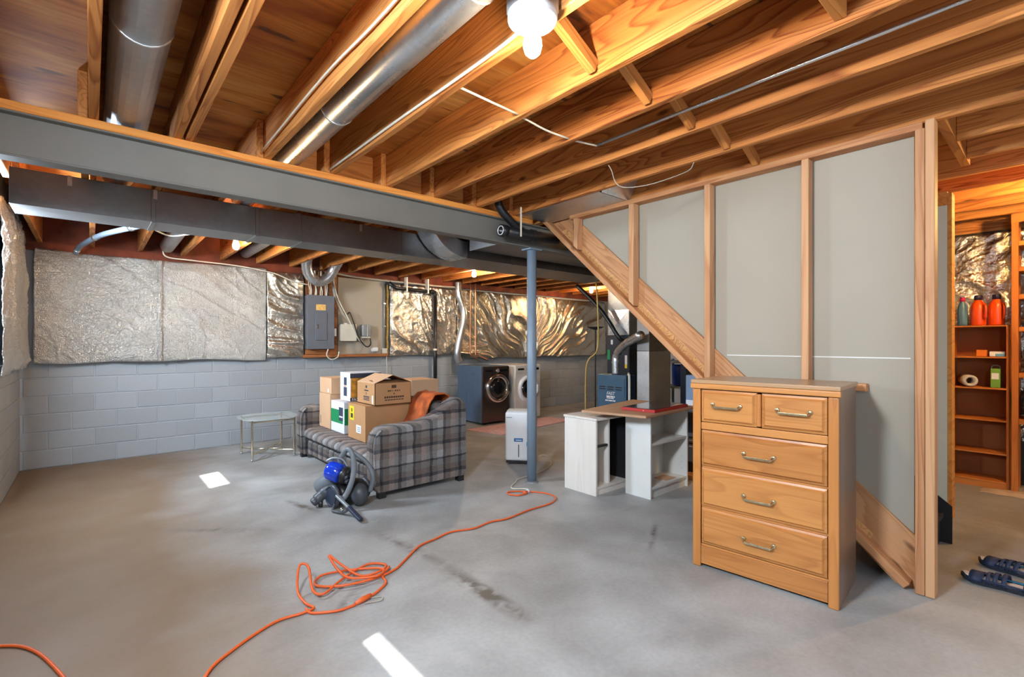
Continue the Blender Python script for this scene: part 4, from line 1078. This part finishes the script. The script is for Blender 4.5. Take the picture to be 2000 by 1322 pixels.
# local x = width, -y = front
dl(box(-.165, .165, -.115, .115, .035, .565), 'body', 'white', bevel=.03, seg=4)
dl(box(-.15, .15, -.09, .10, .5655, .572), 'top_grille', 'whitepaint', bevel=.003)
dl(box(-.155, .155, -.105, .105, .018, .034), 'base', 'black')
dl(box(-.022, -.013, -.1165, -.115, .08, .215), 'water_window', 'black')
dl(box(-.068, .028, -.1165, -.115, .245, .282), 'brand_sticker', 'bluesticker')
dl(box(.065, .105, -.1165, -.115, .20, .245), 'rating_sticker', 'cyan')
dl(box(-.05, .015, -.1172, -.1166, .258, .266), 'sticker_print', 'cardwhite')
dl(box(-.155, -.09, -.117, -.115, .50, .508), 'vent_slot', 'shaft')
for x in (-.12, .12):
    for y in (-.08, .08): dl(MB().lathe([(.015, -.008), (.015, .008)], (x, y, .0155), 12, 'x'), 'caster', 'black')
pc = pipe('power_cord', 'white dehumidifier power cord curling round the post foot', 'cord', [(3.672, 3.79, .07), (3.76, 3.78, .07), (3.74, 3.66, .012), (3.50, 3.52, .008), (3.20, 3.46, .008), (3.06, 3.44, .008), (2.98, 3.38, .008), (2.88, 3.32, .008), (2.83, 3.25, .008), (2.90, 3.17, .010), (2.905, 3.112, .014)], .005, 'wire', 8, 8)

# =================================================================== EXTENSION CORD
CR = .0065
def cz(p): return (p[0], p[1], p[2] if len(p) > 2 else CR + .001)
ec = thing('extension_cord', 'orange extension cord with a tangled loop lying on the concrete', 'cord', (1.1, 2.5, 0))
main = [(2.83, 3.07, .012), (2.74, 3.07), (2.70, 3.15), (2.74, 3.20), (2.83, 3.14), (2.95, 2.98), (2.94, 2.83), (2.80, 2.75), (2.56, 2.75), (2.32, 2.72), (2.18, 2.75), (2.02, 2.73), (1.86, 2.78), (1.72, 2.75), (1.58, 2.72), (1.44, 2.62), (1.36, 2.56), (1.31, 2.53),
        (1.22, 2.50, .012), (1.10, 2.49, .02), (.98, 2.53, .02), (.90, 2.63, .014), (.96, 2.72, .012), (1.08, 2.70, .01), (1.20, 2.63, .012), (1.25, 2.55, .02), (1.18, 2.48, .03), (1.06, 2.55, .03), (1.02, 2.62, .06), (.99, 2.68, .13), (1.04, 2.64, .08), (1.12, 2.56, .02), (1.22, 2.54, .02), (1.29, 2.60, .015), (1.23, 2.68, .012), (1.12, 2.65, .012), (1.00, 2.57, .02), (.90, 2.50, .02), (.86, 2.55, .03), (.88, 2.68, .10), (.84, 2.70, .11), (.80, 2.60, .03), (.80, 2.48, .015), (.82, 2.42, .009), (.76, 2.41), (.66, 2.42), (.56, 2.38), (.46, 2.32), (.36, 2.24), (.28, 2.10), (.18, 2.02), (.05, 2.05), (-.02, 2.2), (-.05, 2.42), (-.10, 2.62), (-.17, 2.83), (-.25, 2.96), (-.36, 3.02), (-.46, 2.98)]
tube(smooth_path([cz(p) for p in main], 6), CR, 8).build('cable', M['orange_cord'], ec, smooth=True)
# second strand with the plug end
plug = [(1.29, 2.56, .02), (1.22, 2.50, .012), (1.20, 2.42, .009), (1.12, 2.36, .009), (1.06, 2.335, .009)]
tube(smooth_path([cz(p) for p in plug], 6), CR, 8).build('cable', M['orange_cord'], ec, smooth=True)
tube(smooth_path([cz(p) for p in [(.985, 2.315), (.90, 2.32), (.80, 2.38), (.79, 2.44)]], 6), CR, 8).build('cable', M['orange_cord'], ec, smooth=True)
tube([(1.075, 2.335, .016), (1.03, 2.325, .016), (.985, 2.315, .013)], [.012, .014, .009], 10).build('plug', M['orange_cord'], ec, smooth=True)
tube(smooth_path([(1.03, 2.30, .006), (1.10, 2.275, .006), (1.12, 2.305, .006), (1.07, 2.33, .006)], 6), .003, 6).build('wire_tie', M['wire_grey'], ec, smooth=True)
tube([(2.80, 3.065, .014), (2.85, 3.085, .014)], [.014, .012], 10).build('socket', M['orange_cord'], ec, smooth=True)
tube([(2.852, 3.088, .014), (2.885, 3.10, .014)], [.016, .016], 10).build('plug_head', M['white'], ec, smooth=True)

# =================================================================== VACUUM CLEANER
vc = thing('vacuum_cleaner', 'grey canister vacuum cleaner with a blue dust bin and looped hose', 'vacuum cleaner', (1.50, 3.76, 0), R(-40.97))
def vp(b, name, mat, parent=vc, **k): return b.build(name, M[mat], parent, world=False, **k)
def orient(o, loc, direction):
    o.location = loc; o.rotation_euler = Vector(direction).to_track_quat('Z', 'Y').to_euler(); return o
def drum(name, mat, r, h, loc, direction, parent=vc, edge=.15, n=24):
    e = r * edge
    b = MB().lathe([(r - e, 0), (r - e * .3, e * .3), (r, e), (r, h - e), (r - e * .3, h - e * .3), (r - e, h)], (0, 0, 0), n)
    o = b.build(name, M[mat], parent, world=False, smooth=True); return orient(o, loc, direction)
# big side wheel discs
wdir = Vector((-.62, -.78, .02))
drum('wheel', 'darkgrey', .090, .035, (-.065, .005, .098), wdir)
drum('wheel_hub', 'bindergrey', .074, .006, Vector((-.065, .005, .098)) + wdir.normalized() * .033, wdir)
drum('wheel', 'darkgrey', .090, .035, (.085, .20, .098), -wdir)
drum('ball_body', 'black', .088, .19, Vector((-.06, .01, .10)), -wdir, edge=.3)
vp(MB().ball((.07, .09, .12), .10, .10, .09, 18, 10), 'motor_housing', 'black', smooth=True)
vp(MB().ball((.12, .03, .10), .07, .07, .085, 16, 10), 'motor_cover', 'darkgrey', smooth=True)
# rear tube and nose
drum('canister_tube', 'greyhose', .066, .17, (-.10, .10, .21), (-.72, .20, -.45))
vp(tube(smooth_path([(-.11, .07, .13), (-.17, .05, .10), (-.215, .02, .06), (-.245, .0, .034)], 5), [.05] * 6 + [.042] * 5 + [.034] * 4 + [.02], 14), 'nose', 'darkgrey', smooth=True)
drum('caster', 'black', .028, .03, (-.20, .02, .028), (1, .2, 0))
# blue cyclone bin with ribbed shroud
drum('dust_bin', 'bluebin', .074, .13, (-.135, .02, .305), (.90, -.10, -.30), edge=.42)
for k in range(8):
    q = 2 * PI * k / 8
    ax_ = Vector((.90, -.10, -.30)).normalized(); u_ = ax_.orthogonal().normalized(); v_ = ax_.cross(u_)
    p_ = Vector((-.125, .02, .302)) + (u_ * math.cos(q) + v_ * math.sin(q)) * .071
    vp(tube([p_ + ax_ * .02, p_ + ax_ * .11], .007, 6), 'bin_rib', 'bluebin', smooth=True)
drum('bin_cap', 'black', .070, .06, (-.018, .008, .266), (.90, -.10, -.30), edge=.35)
for k in range(6):
    q = 2 * PI * k / 6
    drum('cyclone_cone', 'darkgrey', .020, .05, (.0, .01 + .04 * math.cos(q), .262 + .04 * math.sin(q)), (.90, -.1, -.3))
vp(tube(smooth_path([(-.13, .0, .37), (-.07, .0, .395), (-.01, .02, .375), (.03, .03, .31)], 6), .010, 8), 'carry_handle', 'shaft', smooth=True)
# hose loops
def ribbed(pts, r, name, mat, n=12, m=9):
    p = smooth_path(pts, m); return vp(tube(p, [r + (.002 if i % 2 else 0) for i in range(len(p))], n), name, mat, smooth=True)
ribbed([(-.045, .06, .31), (-.034, .05, .377), (.008, .04, .444), (.048, .02, .454), (.082, .0, .40), (.092, -.02, .30), (.077, -.05, .196), (.039, -.08, .11), (.01, -.11, .11)], .020, 'hose', 'greyhose')
ribbed([(.07, .02, .44), (.12, .02, .405), (.173, .03, .355), (.213, .03, .29), (.228, .03, .22), (.20, .05, .12)], .017, 'hose', 'greyhose')
def bar(p0, p1, w, h, name, mat):
    p0, p1 = Vector(p0), Vector(p1); d_ = p1 - p0
    o = vp(box(-w / 2, w / 2, -h / 2, h / 2, 0, d_.length), name, mat, bevel=min(w, h) * .3, seg=3)
    o.location = p0; o.rotation_euler = d_.to_track_quat('Z', 'Y').to_euler(); return o
bar((-.005, -.13, .140), (.14, -.245, .075), .024, .020, 'wand', 'shaft')
bar((.12, -.228, .084), (.245, -.325, .022), .036, .026, 'floor_tool', 'bindergrey')
vp(tube(smooth_path([(-.045, -.05, .05), (-.045, -.10, .016), (-.02, -.12, .013), (.05, -.16, .02), (.10, -.20, .05), (.11, -.22, .075)], 5), .011, 8), 'wand_yoke', 'darkgrey', smooth=True)
o = vp(MB().ball((.05, -.165, .045), .015, n=10, m=7), 'swivel_knob', 'chrome', smooth=True)

# =================================================================== DESK MADE OF TWO WHITE CABINETS AND A BOARD
t = thing('white_cabinet', 'low whitewashed cabinet with an open side under the board', 'cabinet', (3.47, 2.8, 0))
box(3.225, 3.245, 2.63, 2.99, 0, .637).build('side_panel', M['whitewash'], t, bevel=.002)
box(3.68, 3.70, 2.63, 2.99, 0, .637).build('side_panel', M['whitewash'], t, bevel=.002)
box(3.218, 3.707, 2.62, 3.0, .638, .66).build('top', M['whitewash'], t, bevel=.005)
box(3.246, 3.679, 2.975, 2.988, .05, .637).build('back_panel', M['whitewash'], t)
box(3.246, 3.679, 2.64, 2.974, .05, .07).build('bottom_shelf', M['whitewash'], t)
box(3.246, 3.679, 2.645, 2.66, 0, .0495).build('plinth', M['whitewash'], t)
box(3.43, 3.45, 2.66, 2.974, .071, .637).build('divider', M['whitewash'], t)
box(3.252, 3.42, 2.66, 2.68, .40, .42).build('rail', M['black'], t)
box(3.451, 3.678, 2.955, 2.974, .071, .637).build('dark_insert', M['black'], t)
box(3.66, 3.679, 2.64, 2.954, .071, .637).build('dark_insert', M['black'], t)
t = thing('white_bookcase', 'low white bookcase open to the right, carrying the board top', 'bookcase', (3.8, 2.4, 0))
box(3.50, 3.518, 2.28, 2.53, 0, .70).build('side_panel', M['whitepaint'], t, bevel=.002)
box(4.082, 4.10, 2.28, 2.53, 0, .70).build('side_panel', M['whitepaint'], t, bevel=.002)
box(3.519, 4.081, 2.515, 2.528, .02, .70).build('back_panel', M['whitepaint'], t)
box(3.519, 4.081, 2.285, 2.514, .682, .70).build('top', M['whitepaint'], t)
box(3.519, 4.081, 2.285, 2.514, .44, .458).build('shelf', M['whitepaint'], t)
box(3.519, 4.081, 2.285, 2.514, .075, .093).build('shelf', M['whitepaint'], t)
box(3.519, 4.081, 2.30, 2.312, 0, .074).build('kickboard', M['whitepaint'], t)
for k in range(5):
    for y in (2.33, 2.47): MB().lathe([(.003, 0), (.003, .002)], (4.0795, y, .16 + k * .055 + (.2 if k > 2 else 0)), 6, 'x').build('shelf_pin_hole', M['shaft'], t)
o = box(3.80, 3.96, 2.32, 2.44, .094, .098).build('paper_sheet', M['card_l'], None); tag(o, 'loose tan paper lying on the bottom shelf of the white bookcase', 'paper'); o.rotation_euler = (0, 0, 0)
bt = MB().prism([(3.20, 2.77), (3.315, 2.20), (4.20, 2.235), (4.20, 2.95)], .701, .722, 'z').build('board_top', M['boardtop'], None, bevel=.003, seg=1)
tag(bt, 'bare brown particle board laid across the white cabinets', 'board')
t = thing('flat_red_box', 'flat red game box with a dark glossy lid, on the brown board', 'box', (3.75, 2.45, .723))
MB().prism([(3.47, 2.55), (3.50, 2.24), (4.08, 2.27), (4.10, 2.60)], .723, .748, 'z').build('tray', M['red'], t, bevel=.002, seg=1)
MB().prism([(3.48, 2.54), (3.51, 2.255), (4.07, 2.28), (4.09, 2.59)], .7485, .752, 'z').build('lid', M['redtop'], t)
for (a, b_) in ((2.46, 2.52), (2.34, 2.42), (2.27, 2.30)):
    MB().box(3.4745, 3.4765, a, b_, .730, .740).build('spine_print', M['cardwhite'], t, loc=((2.55 - (a + b_) / 2) * .09, 0, 0))
MB().prism([(3.78, 2.262), (4.02, 2.275), (4.0, 2.33)], .7525, .7535, 'z').build('paper_slip', M['card_l'], t)

# =================================================================== LAUNDRY
def front_loader(name, label, x0, x1, body, front, dc, dr_, ringmat):
    t = thing(name, label, 'washer', ((x0 + x1) / 2, 6.4, 0))
    box(x0, x1, 6.09, 6.74, .03, .932).build('cabinet', M[body], t, bevel=.008)
    box(x0 + .004, x1 - .004, 6.065, 6.0895, .03, .928).build('front_panel', M[front], t, bevel=.012, seg=3)
    y = 6.065
    pn = box(x0 + .012, x1 - .012, y - .008, y - .0005, .80, .915).build('control_panel', M[front], t, bevel=.003)
    MB().lathe([(.03, -.022), (.034, 0)], (dc[0], y - .008, .858), 18, 'y').build('dial', M['chrome'], pn, smooth=True)
    box(x0 + .06, x0 + .20, y - .0095, y - .008, .845, .875).build('drawer_pull', M['glassdark'], pn)
    box(x1 - .20, x1 - .05, y - .0095, y - .008, .84, .88).build('display', M['glassdark'], pn)
    b = MB(); pr = [(dr_ * .72, -.035), (dr_ * .80, -.052), (dr_ * .95, -.05), (dr_, -.028), (dr_, -.001)]
    n = 36; v = []; f = []
    for (r, h) in pr:
        for j in range(n):
            q = 2 * PI * j / n; v.append((dc[0] + r * math.cos(q), y + h, dc[1] + r * math.sin(q)))
    for i in range(len(pr) - 1):
        for j in range(n): f.append((i*n+j, i*n+(j+1) % n, (i+1)*n+(j+1) % n, (i+1)*n+j))
    ring = b.add(v, f).build('door', M[ringmat], t, smooth=True)
    MB().lathe([(.01, -.052), (dr_ * .4, -.048), (dr_ * .72, -.036), (dr_ * .72, -.01)], (dc[0], y, dc[1]), 32, 'y').build('door_glass', M['glassdark'], ring, smooth=True)
    box(dc[0] + dr_ * .78, dc[0] + dr_ * .95, y - .062, y - .048, dc[1] - .06, dc[1] + .06).build('door_handle', M['chrome'] if ringmat == 'chrome' else M['white'], ring, bevel=.004)
    for xx in (x0 + .07, x1 - .07): MB().lathe([(.02, 0), (.02, .03)], (xx, 6.13, 0), 12).build('foot', M['black'], t)
    return t
w1 = front_loader('washing_machine', 'dark graphite front-loading washer with a chrome door ring', 4.645, 5.21, 'washer_side', 'washer', (4.945, .575), .235, 'chrome')
for k, yy in enumerate((6.30, 6.48)):
    box(4.6415, 4.6445, yy, yy + .008, .14, .82).build('side_rib', M['washer_side'], w1, bevel=.001, seg=1)
box(4.6415, 4.6445, 6.20, 6.62, .822, .830).build('side_rib', M['washer_side'], w1)
front_loader('clothes_dryer', 'white front-loading dryer to the right of the dark washer', 5.33, 5.925, 'dryer', 'dryer', (5.62, .525), .225, 'white')
o = MB().prism([(4.22, 5.92), (4.38, 5.26), (6.12, 5.52), (6.05, 5.98), (5.3, 5.98)], .001, .009, 'z').build('pink_rug', M['rug'], None); tag(o, 'faded pink rug on the floor in front of the washers', 'rug')

# =================================================================== FURNACE CORNER
t = thing('boiler', 'slate-blue heating unit with white lettering and louvre slots', 'heater', (5.4, 4.07, 0))
box(5.31, 5.51, 3.83, 4.31, .02, .872).build('cabinet', M['furnace_blue'], t, bevel=.008)
box(5.302, 5.3095, 3.85, 4.29, .05, .83).build('front_panel', M['furnace_blue'], t, bevel=.004)
for r in range(2):
    for c_ in range(3): box(5.2995, 5.3018, 3.89 + c_ * .135, 3.99 + c_ * .135, .70 - r * .03, .713 - r * .03).build('louvre', M['black'], t)
text('FAST', .062, 'cardwhite', t, (5.3012, 4.145, .60), (PI / 2, 0, -PI / 2), shear=.3)
for k, (y0, y1, z0, z1) in enumerate(((4.005, 4.15, .565, .588), (4.02, 4.14, .548, .560), (3.995, 4.165, .515, .532))):
    n = 7
    for i in range(n):
        a = y0 + (y1 - y0) * i / n; box(5.3002, 5.3018, a, a + (y1 - y0) / n * (.85 if (i + k) % 3 else .55), z0, z1).build('lettering_stroke', M['cardwhite'], t)
box(5.30, 5.51, 3.83, 4.31, 0, .0195).build('base', M['black'], t)
t = thing('furnace', 'tall black furnace cabinet below the silver plenum', 'furnace', (6.2, 4.45, 0))
box(5.96, 6.5, 4.24, 4.645, 0, 1.415).build('cabinet', M['furnace'], t, bevel=.006)
box(5.952, 5.9595, 4.25, 4.635, .75, 1.40).build('upper_door', M['furnace'], t, bevel=.003)
box(5.948, 5.9518, 4.58, 4.63, 1.05, 1.20).build('green_label', M['green'], t)
box(5.948, 5.9518, 4.53, 4.565, 1.28, 1.35).build('white_label', M['cardwhite'], t)
box(5.948, 5.9518, 4.27, 4.31, .98, 1.12).build('energy_label', M['cardwhite'], t)
box(5.947, 5.948, 4.27, 4.31, .93, .985).build('energy_label', M['yellow'], t)
pb = MB()
x0, x1, y0, y1, z0, z1 = 5.97, 6.45, 4.25, 4.635, 1.418, 2.196
pb.box(x0, x1, y0, y1, z0, z1)
pl_ = pb.build('plenum', M['galv_bright'], t, bevel=.004, seg=1)
for zc0, zc1 in ((1.43, 1.79), (1.80, 2.18)):
    ym, zm = (y0 + y1) / 2, (zc0 + zc1) / 2
    MB().add([(x0 - .001, y0 + .005, zc0), (x0 - .001, y1 - .005, zc0), (x0 - .001, y1 - .005, zc1), (x0 - .001, y0 + .005, zc1), (x0 - .018, ym, zm)],
             [(0, 1, 4), (1, 2, 4), (2, 3, 4), (3, 0, 4), (0, 3, 2, 1)]).build('cross_break', M['galv_bright'], pl_)
t = thing('return_drop_duct', 'tall rectangular galvanised duct standing beside the heater', 'duct', (5.45, 3.5, 0))
box(5.20, 5.69, 3.406, 3.584, 0, 1.20).build('duct_section', M['galv'], t, bevel=.003, seg=1)
box(5.20, 5.69, 3.406, 3.584, 1.203, 2.18).build('duct_section', M['galv_dull'], t, bevel=.003, seg=1)
t = thing('flue_pipe', 'shiny round flue pipe bending over the slate-blue heater', 'pipe', (5.40, 4.06, .873))
o = tube(smooth_path([(5.40, 4.06, .873), (5.40, 4.06, 1.05), (5.40, 4.05, 1.12), (5.37, 3.99, 1.19), (5.20, 3.75, 1.29), (5.02, 3.40, 1.40)], 8), .052, 18).build('pipe', M['galv_bright'], t, smooth=True)
tube([(5.40, 4.06, 1.03), (5.40, 4.06, 1.05)], .056, 18).build('seam_band', M['galv_bright'], t)
tube([(5.31, 3.90, 1.228), (5.302, 3.885, 1.234)], .056, 18).build('seam_band', M['galv_bright'], t)
pipe('condensate_pipe', 'thin white plastic drain pipe between heater and tall duct', 'pipe', [(5.36, 3.82, .90), (5.27, 3.76, .89), (5.26, 3.74, .84), (5.26, 3.74, .4), (5.26, 3.74, .0)], .016, 'pvc', 10, 6)
pipe('gas_line', 'thin yellow gas line running down beside the floor lamp', 'pipe', [(5.52, 4.50, 2.195), (5.50, 4.46, 1.9), (5.52, 4.46, 1.45), (5.48, 4.46, 1.18), (5.38, 4.53, 1.05), (5.36, 4.56, .8), (5.36, 4.56, .0)], .010, 'yellowpipe', 8, 7)
t = thing('floor_lamp', 'slim black torchiere floor lamp before the draped foil', 'lamp', (7.34, 6.0, 0))
MB().lathe([(.13, 0), (.13, .015), (.02, .03)], (7.34, 6.0, 0), 20).build('base', M['black'], t)
tube([(7.34, 6.0, .03), (7.34, 6.0, 1.56)], .014, 10).build('pole', M['black'], t)
MB().lathe([(.03, 1.555), (.12, 1.585), (.165, 1.612), (.16, 1.614), (.02, 1.57)], (7.34, 6.0, 0), 24).build('bowl_shade', M['black'], t, smooth=True)
# clutter seen between desk and chest
t = thing('metal_shelf_unit', 'grey metal shelving behind the tall duct', 'shelf', (6.75, 3.8, 0))
for x in (6.6, 7.0):
    for y in (3.55, 4.15): box(x - .015, x + .015, y - .015, y + .015, 0, 1.05).build('post', M['shaft'], t)
for z in (.12, .62, 1.0): box(6.58, 7.02, 3.53, 4.17, z, z + .03).build('shelf', M['shaft'], t)
o = MB().lathe([(.10, 0), (.125, .02), (.13, .30), (.12, .32)], (6.8, 3.9, .651), 20).build('blue_bucket', M['bluebarrel'], None, smooth=True); tag(o, 'blue plastic bucket on the grey metal shelving', 'bucket')
o = box(5.95, 6.15, 3.34, 3.42, 0, 1.02).build('dark_board', M['bindergrey'], None, bevel=.006); tag(o, 'tall narrow charcoal case leaning beyond the desk', 'case')
t = thing('storage_case', 'slate-blue case standing between the bookcase and the chest', 'case', (4.6, 2.42, 0))
box(4.45, 4.75, 2.36, 2.50, .13, .985).build('body', M['steelblue'], t, bevel=.01)
box(4.44, 4.449, 2.37, 2.49, .42, .62).build('black_patch', M['bindergrey'], t); box(4.44, 4.449, 2.37, 2.49, .66, .74).build('white_patch', M['cardwhite'], t)
for k in range(4): box(4.441, 4.449, 2.37, 2.46, .28 + k * .03, .292 + k * .03).build('stripe', M['black' if k % 2 else 'cardwhite'], t)
box(4.45, 4.75, 2.35, 2.50, .0, .129).build('foot', M['black'], t)
o = box(4.30, 4.44, 1.9, 2.45, 0, .04).build('floor_plank', M['stud_y'], None, bevel=.003); tag(o, 'short brown plank lying on the floor behind the chest', 'plank')

# =================================================================== STORAGE ROOM
t = thing('bookcase', 'tall brown bookcase with six shelves in the storage room', 'bookcase', (6.22, .54, 0))
box(6.08, 6.37, .720, .738, 0, 1.46).build('side_panel', M['shelfwood'], t, bevel=.002)
box(6.08, 6.37, .350, .368, 0, 1.46).build('side_panel', M['shelfwood'], t, bevel=.002)
box(6.37, 6.376, .35, .738, 0, 1.46).build('back_panel', M['shelfback'], t)
for z in (.055, .305, .60, .885, 1.165, 1.447): box(6.082, 6.369, .3685, .7195, z, z + .013).build('shelf', M['shelfwood_y'], t, bevel=.002)
box(6.085, 6.10, .3685, .7195, 0, .054).build('kickboard', M['shelfwood_y'], t)
t = thing('shelf_rack', 'open wooden rack with upright posts at the right edge', 'shelf', (6.2, .05, 0))
for y in (.292, -.32):
    for x in (6.03, 6.32): box(x, x + .04, y, y + .042, 0, 2.42).build('post', M['shelfwood'], t, bevel=.002)
for z in (.60, 1.0, 1.40, 1.68, 1.92, 2.14): box(6.035, 6.36, -.277, .291, z, z + .04).build('shelf', M['shelfwood_y'], t, bevel=.002)
box(6.02, 6.0295, -.32, .334, 2.34, 2.42).build('cross_rail', M['shelfwood_y'], t)
def lump(name, label, cat, c, r, mat, seed=0, amp=.25):
    b = MB().ball(c, r[0], r[1], r[2], 20, 14)
    v = []
    for p in b.v:
        d_ = Vector(p) - Vector(c); k = 1 + amp * mn.noise(Vector(p) * 9 + Vector((seed, 0, 0)))
        q = Vector(c) + d_ * k
        v.append((q.x, q.y, max(q.z, c[2] - r[2] * .92)))
    b.v = v
    return tag(b.build(name, M[mat], None, smooth=True), label, cat)
lump('foil_bundle', 'crumpled silver bundle high on the open rack', 'bundle', (6.2, .16, 1.80), (.09, .09, .085), 'foil_gold', 3)
lump('foil_bundle', 'crumpled grey bundle on the middle of the open rack', 'bundle', (6.2, .16, 1.535), (.10, .10, .10), 'foil', 9)
lump('cloth_bundle', 'beige cloth bundle on the lower middle rack shelf', 'bundle', (6.2, .16, 1.135), (.11, .11, .10), 'rag', 5)
t = carton('dark_storage_box', 'dark box low on the open rack', 6.08, 6.34, .05, .26, .641, .88, 'bindergrey')
# bottles on top
def bottle(name, label, c, r, h, mat, cap, ry=None):
    t = thing(name, label, 'bottle', c)
    ry = ry or r
    b = MB().lathe([(r * .92, 0), (r, .012), (r, h * .60), (r * .85, h * .72), (r * .5, h * .82), (r * .42, h * .86)], c, 22)
    b.v = [(p[0], c[1] + (p[1] - c[1]) * ry / r, p[2]) for p in b.v]
    b.build('body', M[mat], t, smooth=True)
    MB().lathe([(r * .55, h * .845), (r * .55, h * .97), (r * .5, h)], c, 18).build('cap', M[cap], t, smooth=True)
    return t
bottle('detergent_bottle', 'slate-blue bottle with a magenta cap on the bookcase top', (6.20, .665, 1.461), .036, .27, 'bottleblue', 'pinkcap')
for yy, lab in ((.557, 'orange detergent jug in the middle of the bookcase top'), (.438, 'orange detergent jug at the right end of the bookcase top')):
    jt = bottle('detergent_jug', lab, (6.20, yy, 1.461), .055, .28, 'jug', 'jugcap')
    tube(smooth_path([(6.155, yy - .045, 1.66), (6.13, yy - .055, 1.63), (6.13, yy - .055, 1.55), (6.15, yy - .05, 1.52)], 5), .009, 8).build('handle', M['jug'], jt, smooth=True)
o = box(6.13, 6.20, .495, .565, 1.179, 1.237).build('small_orange_box', M['orangebox'], None, bevel=.004); tag(o, 'small bright orange box on the second shelf', 'box')
t = carton('small_white_box', 'small white and blue box beside the orange one', 6.12, 6.22, .378, .478, 1.179, 1.224, 'cardwhite')
box(6.1185, 6.12, .38, .44, 1.182, 1.205).build('blue_print', M['cyan'], t)
ring_tube((6.10, .60, .955), (6.28, .66, .955), .030, .052).build('plastic_roll', M['plasticbag'], None, smooth=True); tag(bpy.data.objects['plastic_roll'], 'rolled cloudy plastic lying on the third shelf', 'roll')
t = thing('green_carton', 'lime-green carton with a wire handle on the third shelf', 'carton', (6.18, .44, .899))
box(6.13, 6.22, .408, .472, .899, 1.07).build('body', M['limegreen'], t, bevel=.004)
box(6.128, 6.13, .418, .465, .975, 1.03).build('label', M['cardwhite'], t)
tube(smooth_path([(6.18, .412, 1.068), (6.18, .415, 1.09), (6.18, .44, 1.10), (6.18, .465, 1.09), (6.18, .468, 1.068)], 5), .003, 6).build('wire_handle', M['shaft'], t, smooth=True)
def ragf(a, c):
    x, y = 5.86 + a * .20, .10 + c * .42
    e = min(a, 1 - a, c, 1 - c) * 4
    return (x + .03 * mn.noise(Vector((y * 8, 3, 1))), y + .03 * mn.noise(Vector((x * 8, 1, 4))), .006 + min(1, e) * (.014 + .03 * abs(mn.noise(Vector((x * 12, y * 9, 2))))))
o = MB().grid(ragf, 24, 30).build('floor_rag', M['rag'], None, smooth=True); o.modifiers.new('t', 'SOLIDIFY').thickness = .004; tag(o, 'crumpled pale rag on the floor below the bookcase', 'rag')
lump('plastic_bag', 'small crumpled pinkish plastic bag on the floor by the rack', 'bag', (5.95, .03, .06), (.07, .09, .06), 'plasticbag', 4)

# =================================================================== SANDALS
def sandal(label, loc, rz_):
    t = thing('sandal', label, 'sandal', loc, rz_, group='pair of navy sandals on the floor')
    out = [(-.035, -.135), (-.042, -.09), (-.036, -.02), (-.044, .05), (-.046, .095), (-.032, .130), (-.005, .143), (.022, .132), (.040, .095), (.044, .05), (.036, -.02), (.038, -.09), (.030, -.13), (0, -.145)]
    out = [(x, y) for x, y in out]
    def layer(sc, z0, z1, nm, mat):
        b = MB(); n = len(out)
        up = lambda y: .020 * max(0, (y - .06) / .08) ** 2
        v = [(x * sc, y * sc, z0 + up(y)) for x, y in out] + [(x * sc, y * sc, z1 + up(y)) for x, y in out]
        f = [tuple(range(n - 1, -1, -1)), tuple(range(n, 2 * n))] + [(i, (i + 1) % n, (i + 1) % n + n, i + n) for i in range(n)]
        return b.add(v, f).build(nm, M[mat], t, world=False, bevel=.003, seg=2)
    layer(1.0, 0, .022, 'sole', 'sole'); layer(.94, .0222, .028, 'insole', 'insole')
    def strap(y0, y1, h, nm='strap', mat='navy', w0=.046):
        b = MB(); k = 10; v = []
        for i in range(k + 1):
            q = PI * i / k
            x = -w0 * math.cos(q); z = .018 + h * math.sin(q)
            sk = .012 * math.cos(q)
            v += [(x, y0 + sk, z), (x, y1 + sk, z)]
        f = [(2*i, 2*i+2, 2*i+3, 2*i+1) for i in range(k)]
        o = b.add(v, f).build(nm, M[mat], t, world=False, smooth=True)
        m_ = o.modifiers.new('t', 'SOLIDIFY'); m_.thickness = .004; m_.offset = 1
        return o
    strap(.045, .10, .040); strap(.02, .034, .048); strap(-.01, .008, .052); strap(-.045, -.025, .055); strap(-.125, -.105, .058, 'heel_strap')
    o = box(-.010, .010, -.05, .09, .058, .064).build('vamp', M['navy'], t, world=False, bevel=.003); o.rotation_euler = (R(-4), 0, 0)
    for s_ in (-1, 1):
        tube([(s_ * .044, -.12, .030), (s_ * .045, -.03, .036), (s_ * .045, .06, .032)], .006, 6).build('side_trim', M['teal' if s_ > 0 else 'navy'], t, world=False, smooth=True)
    return t
sandal('navy strappy sandal with pale insole, nearer the camera', (3.645, .255, 0), R(4))
sandal('navy strappy sandal with teal trim, behind its mate', (3.93, .215, 0), R(-12))
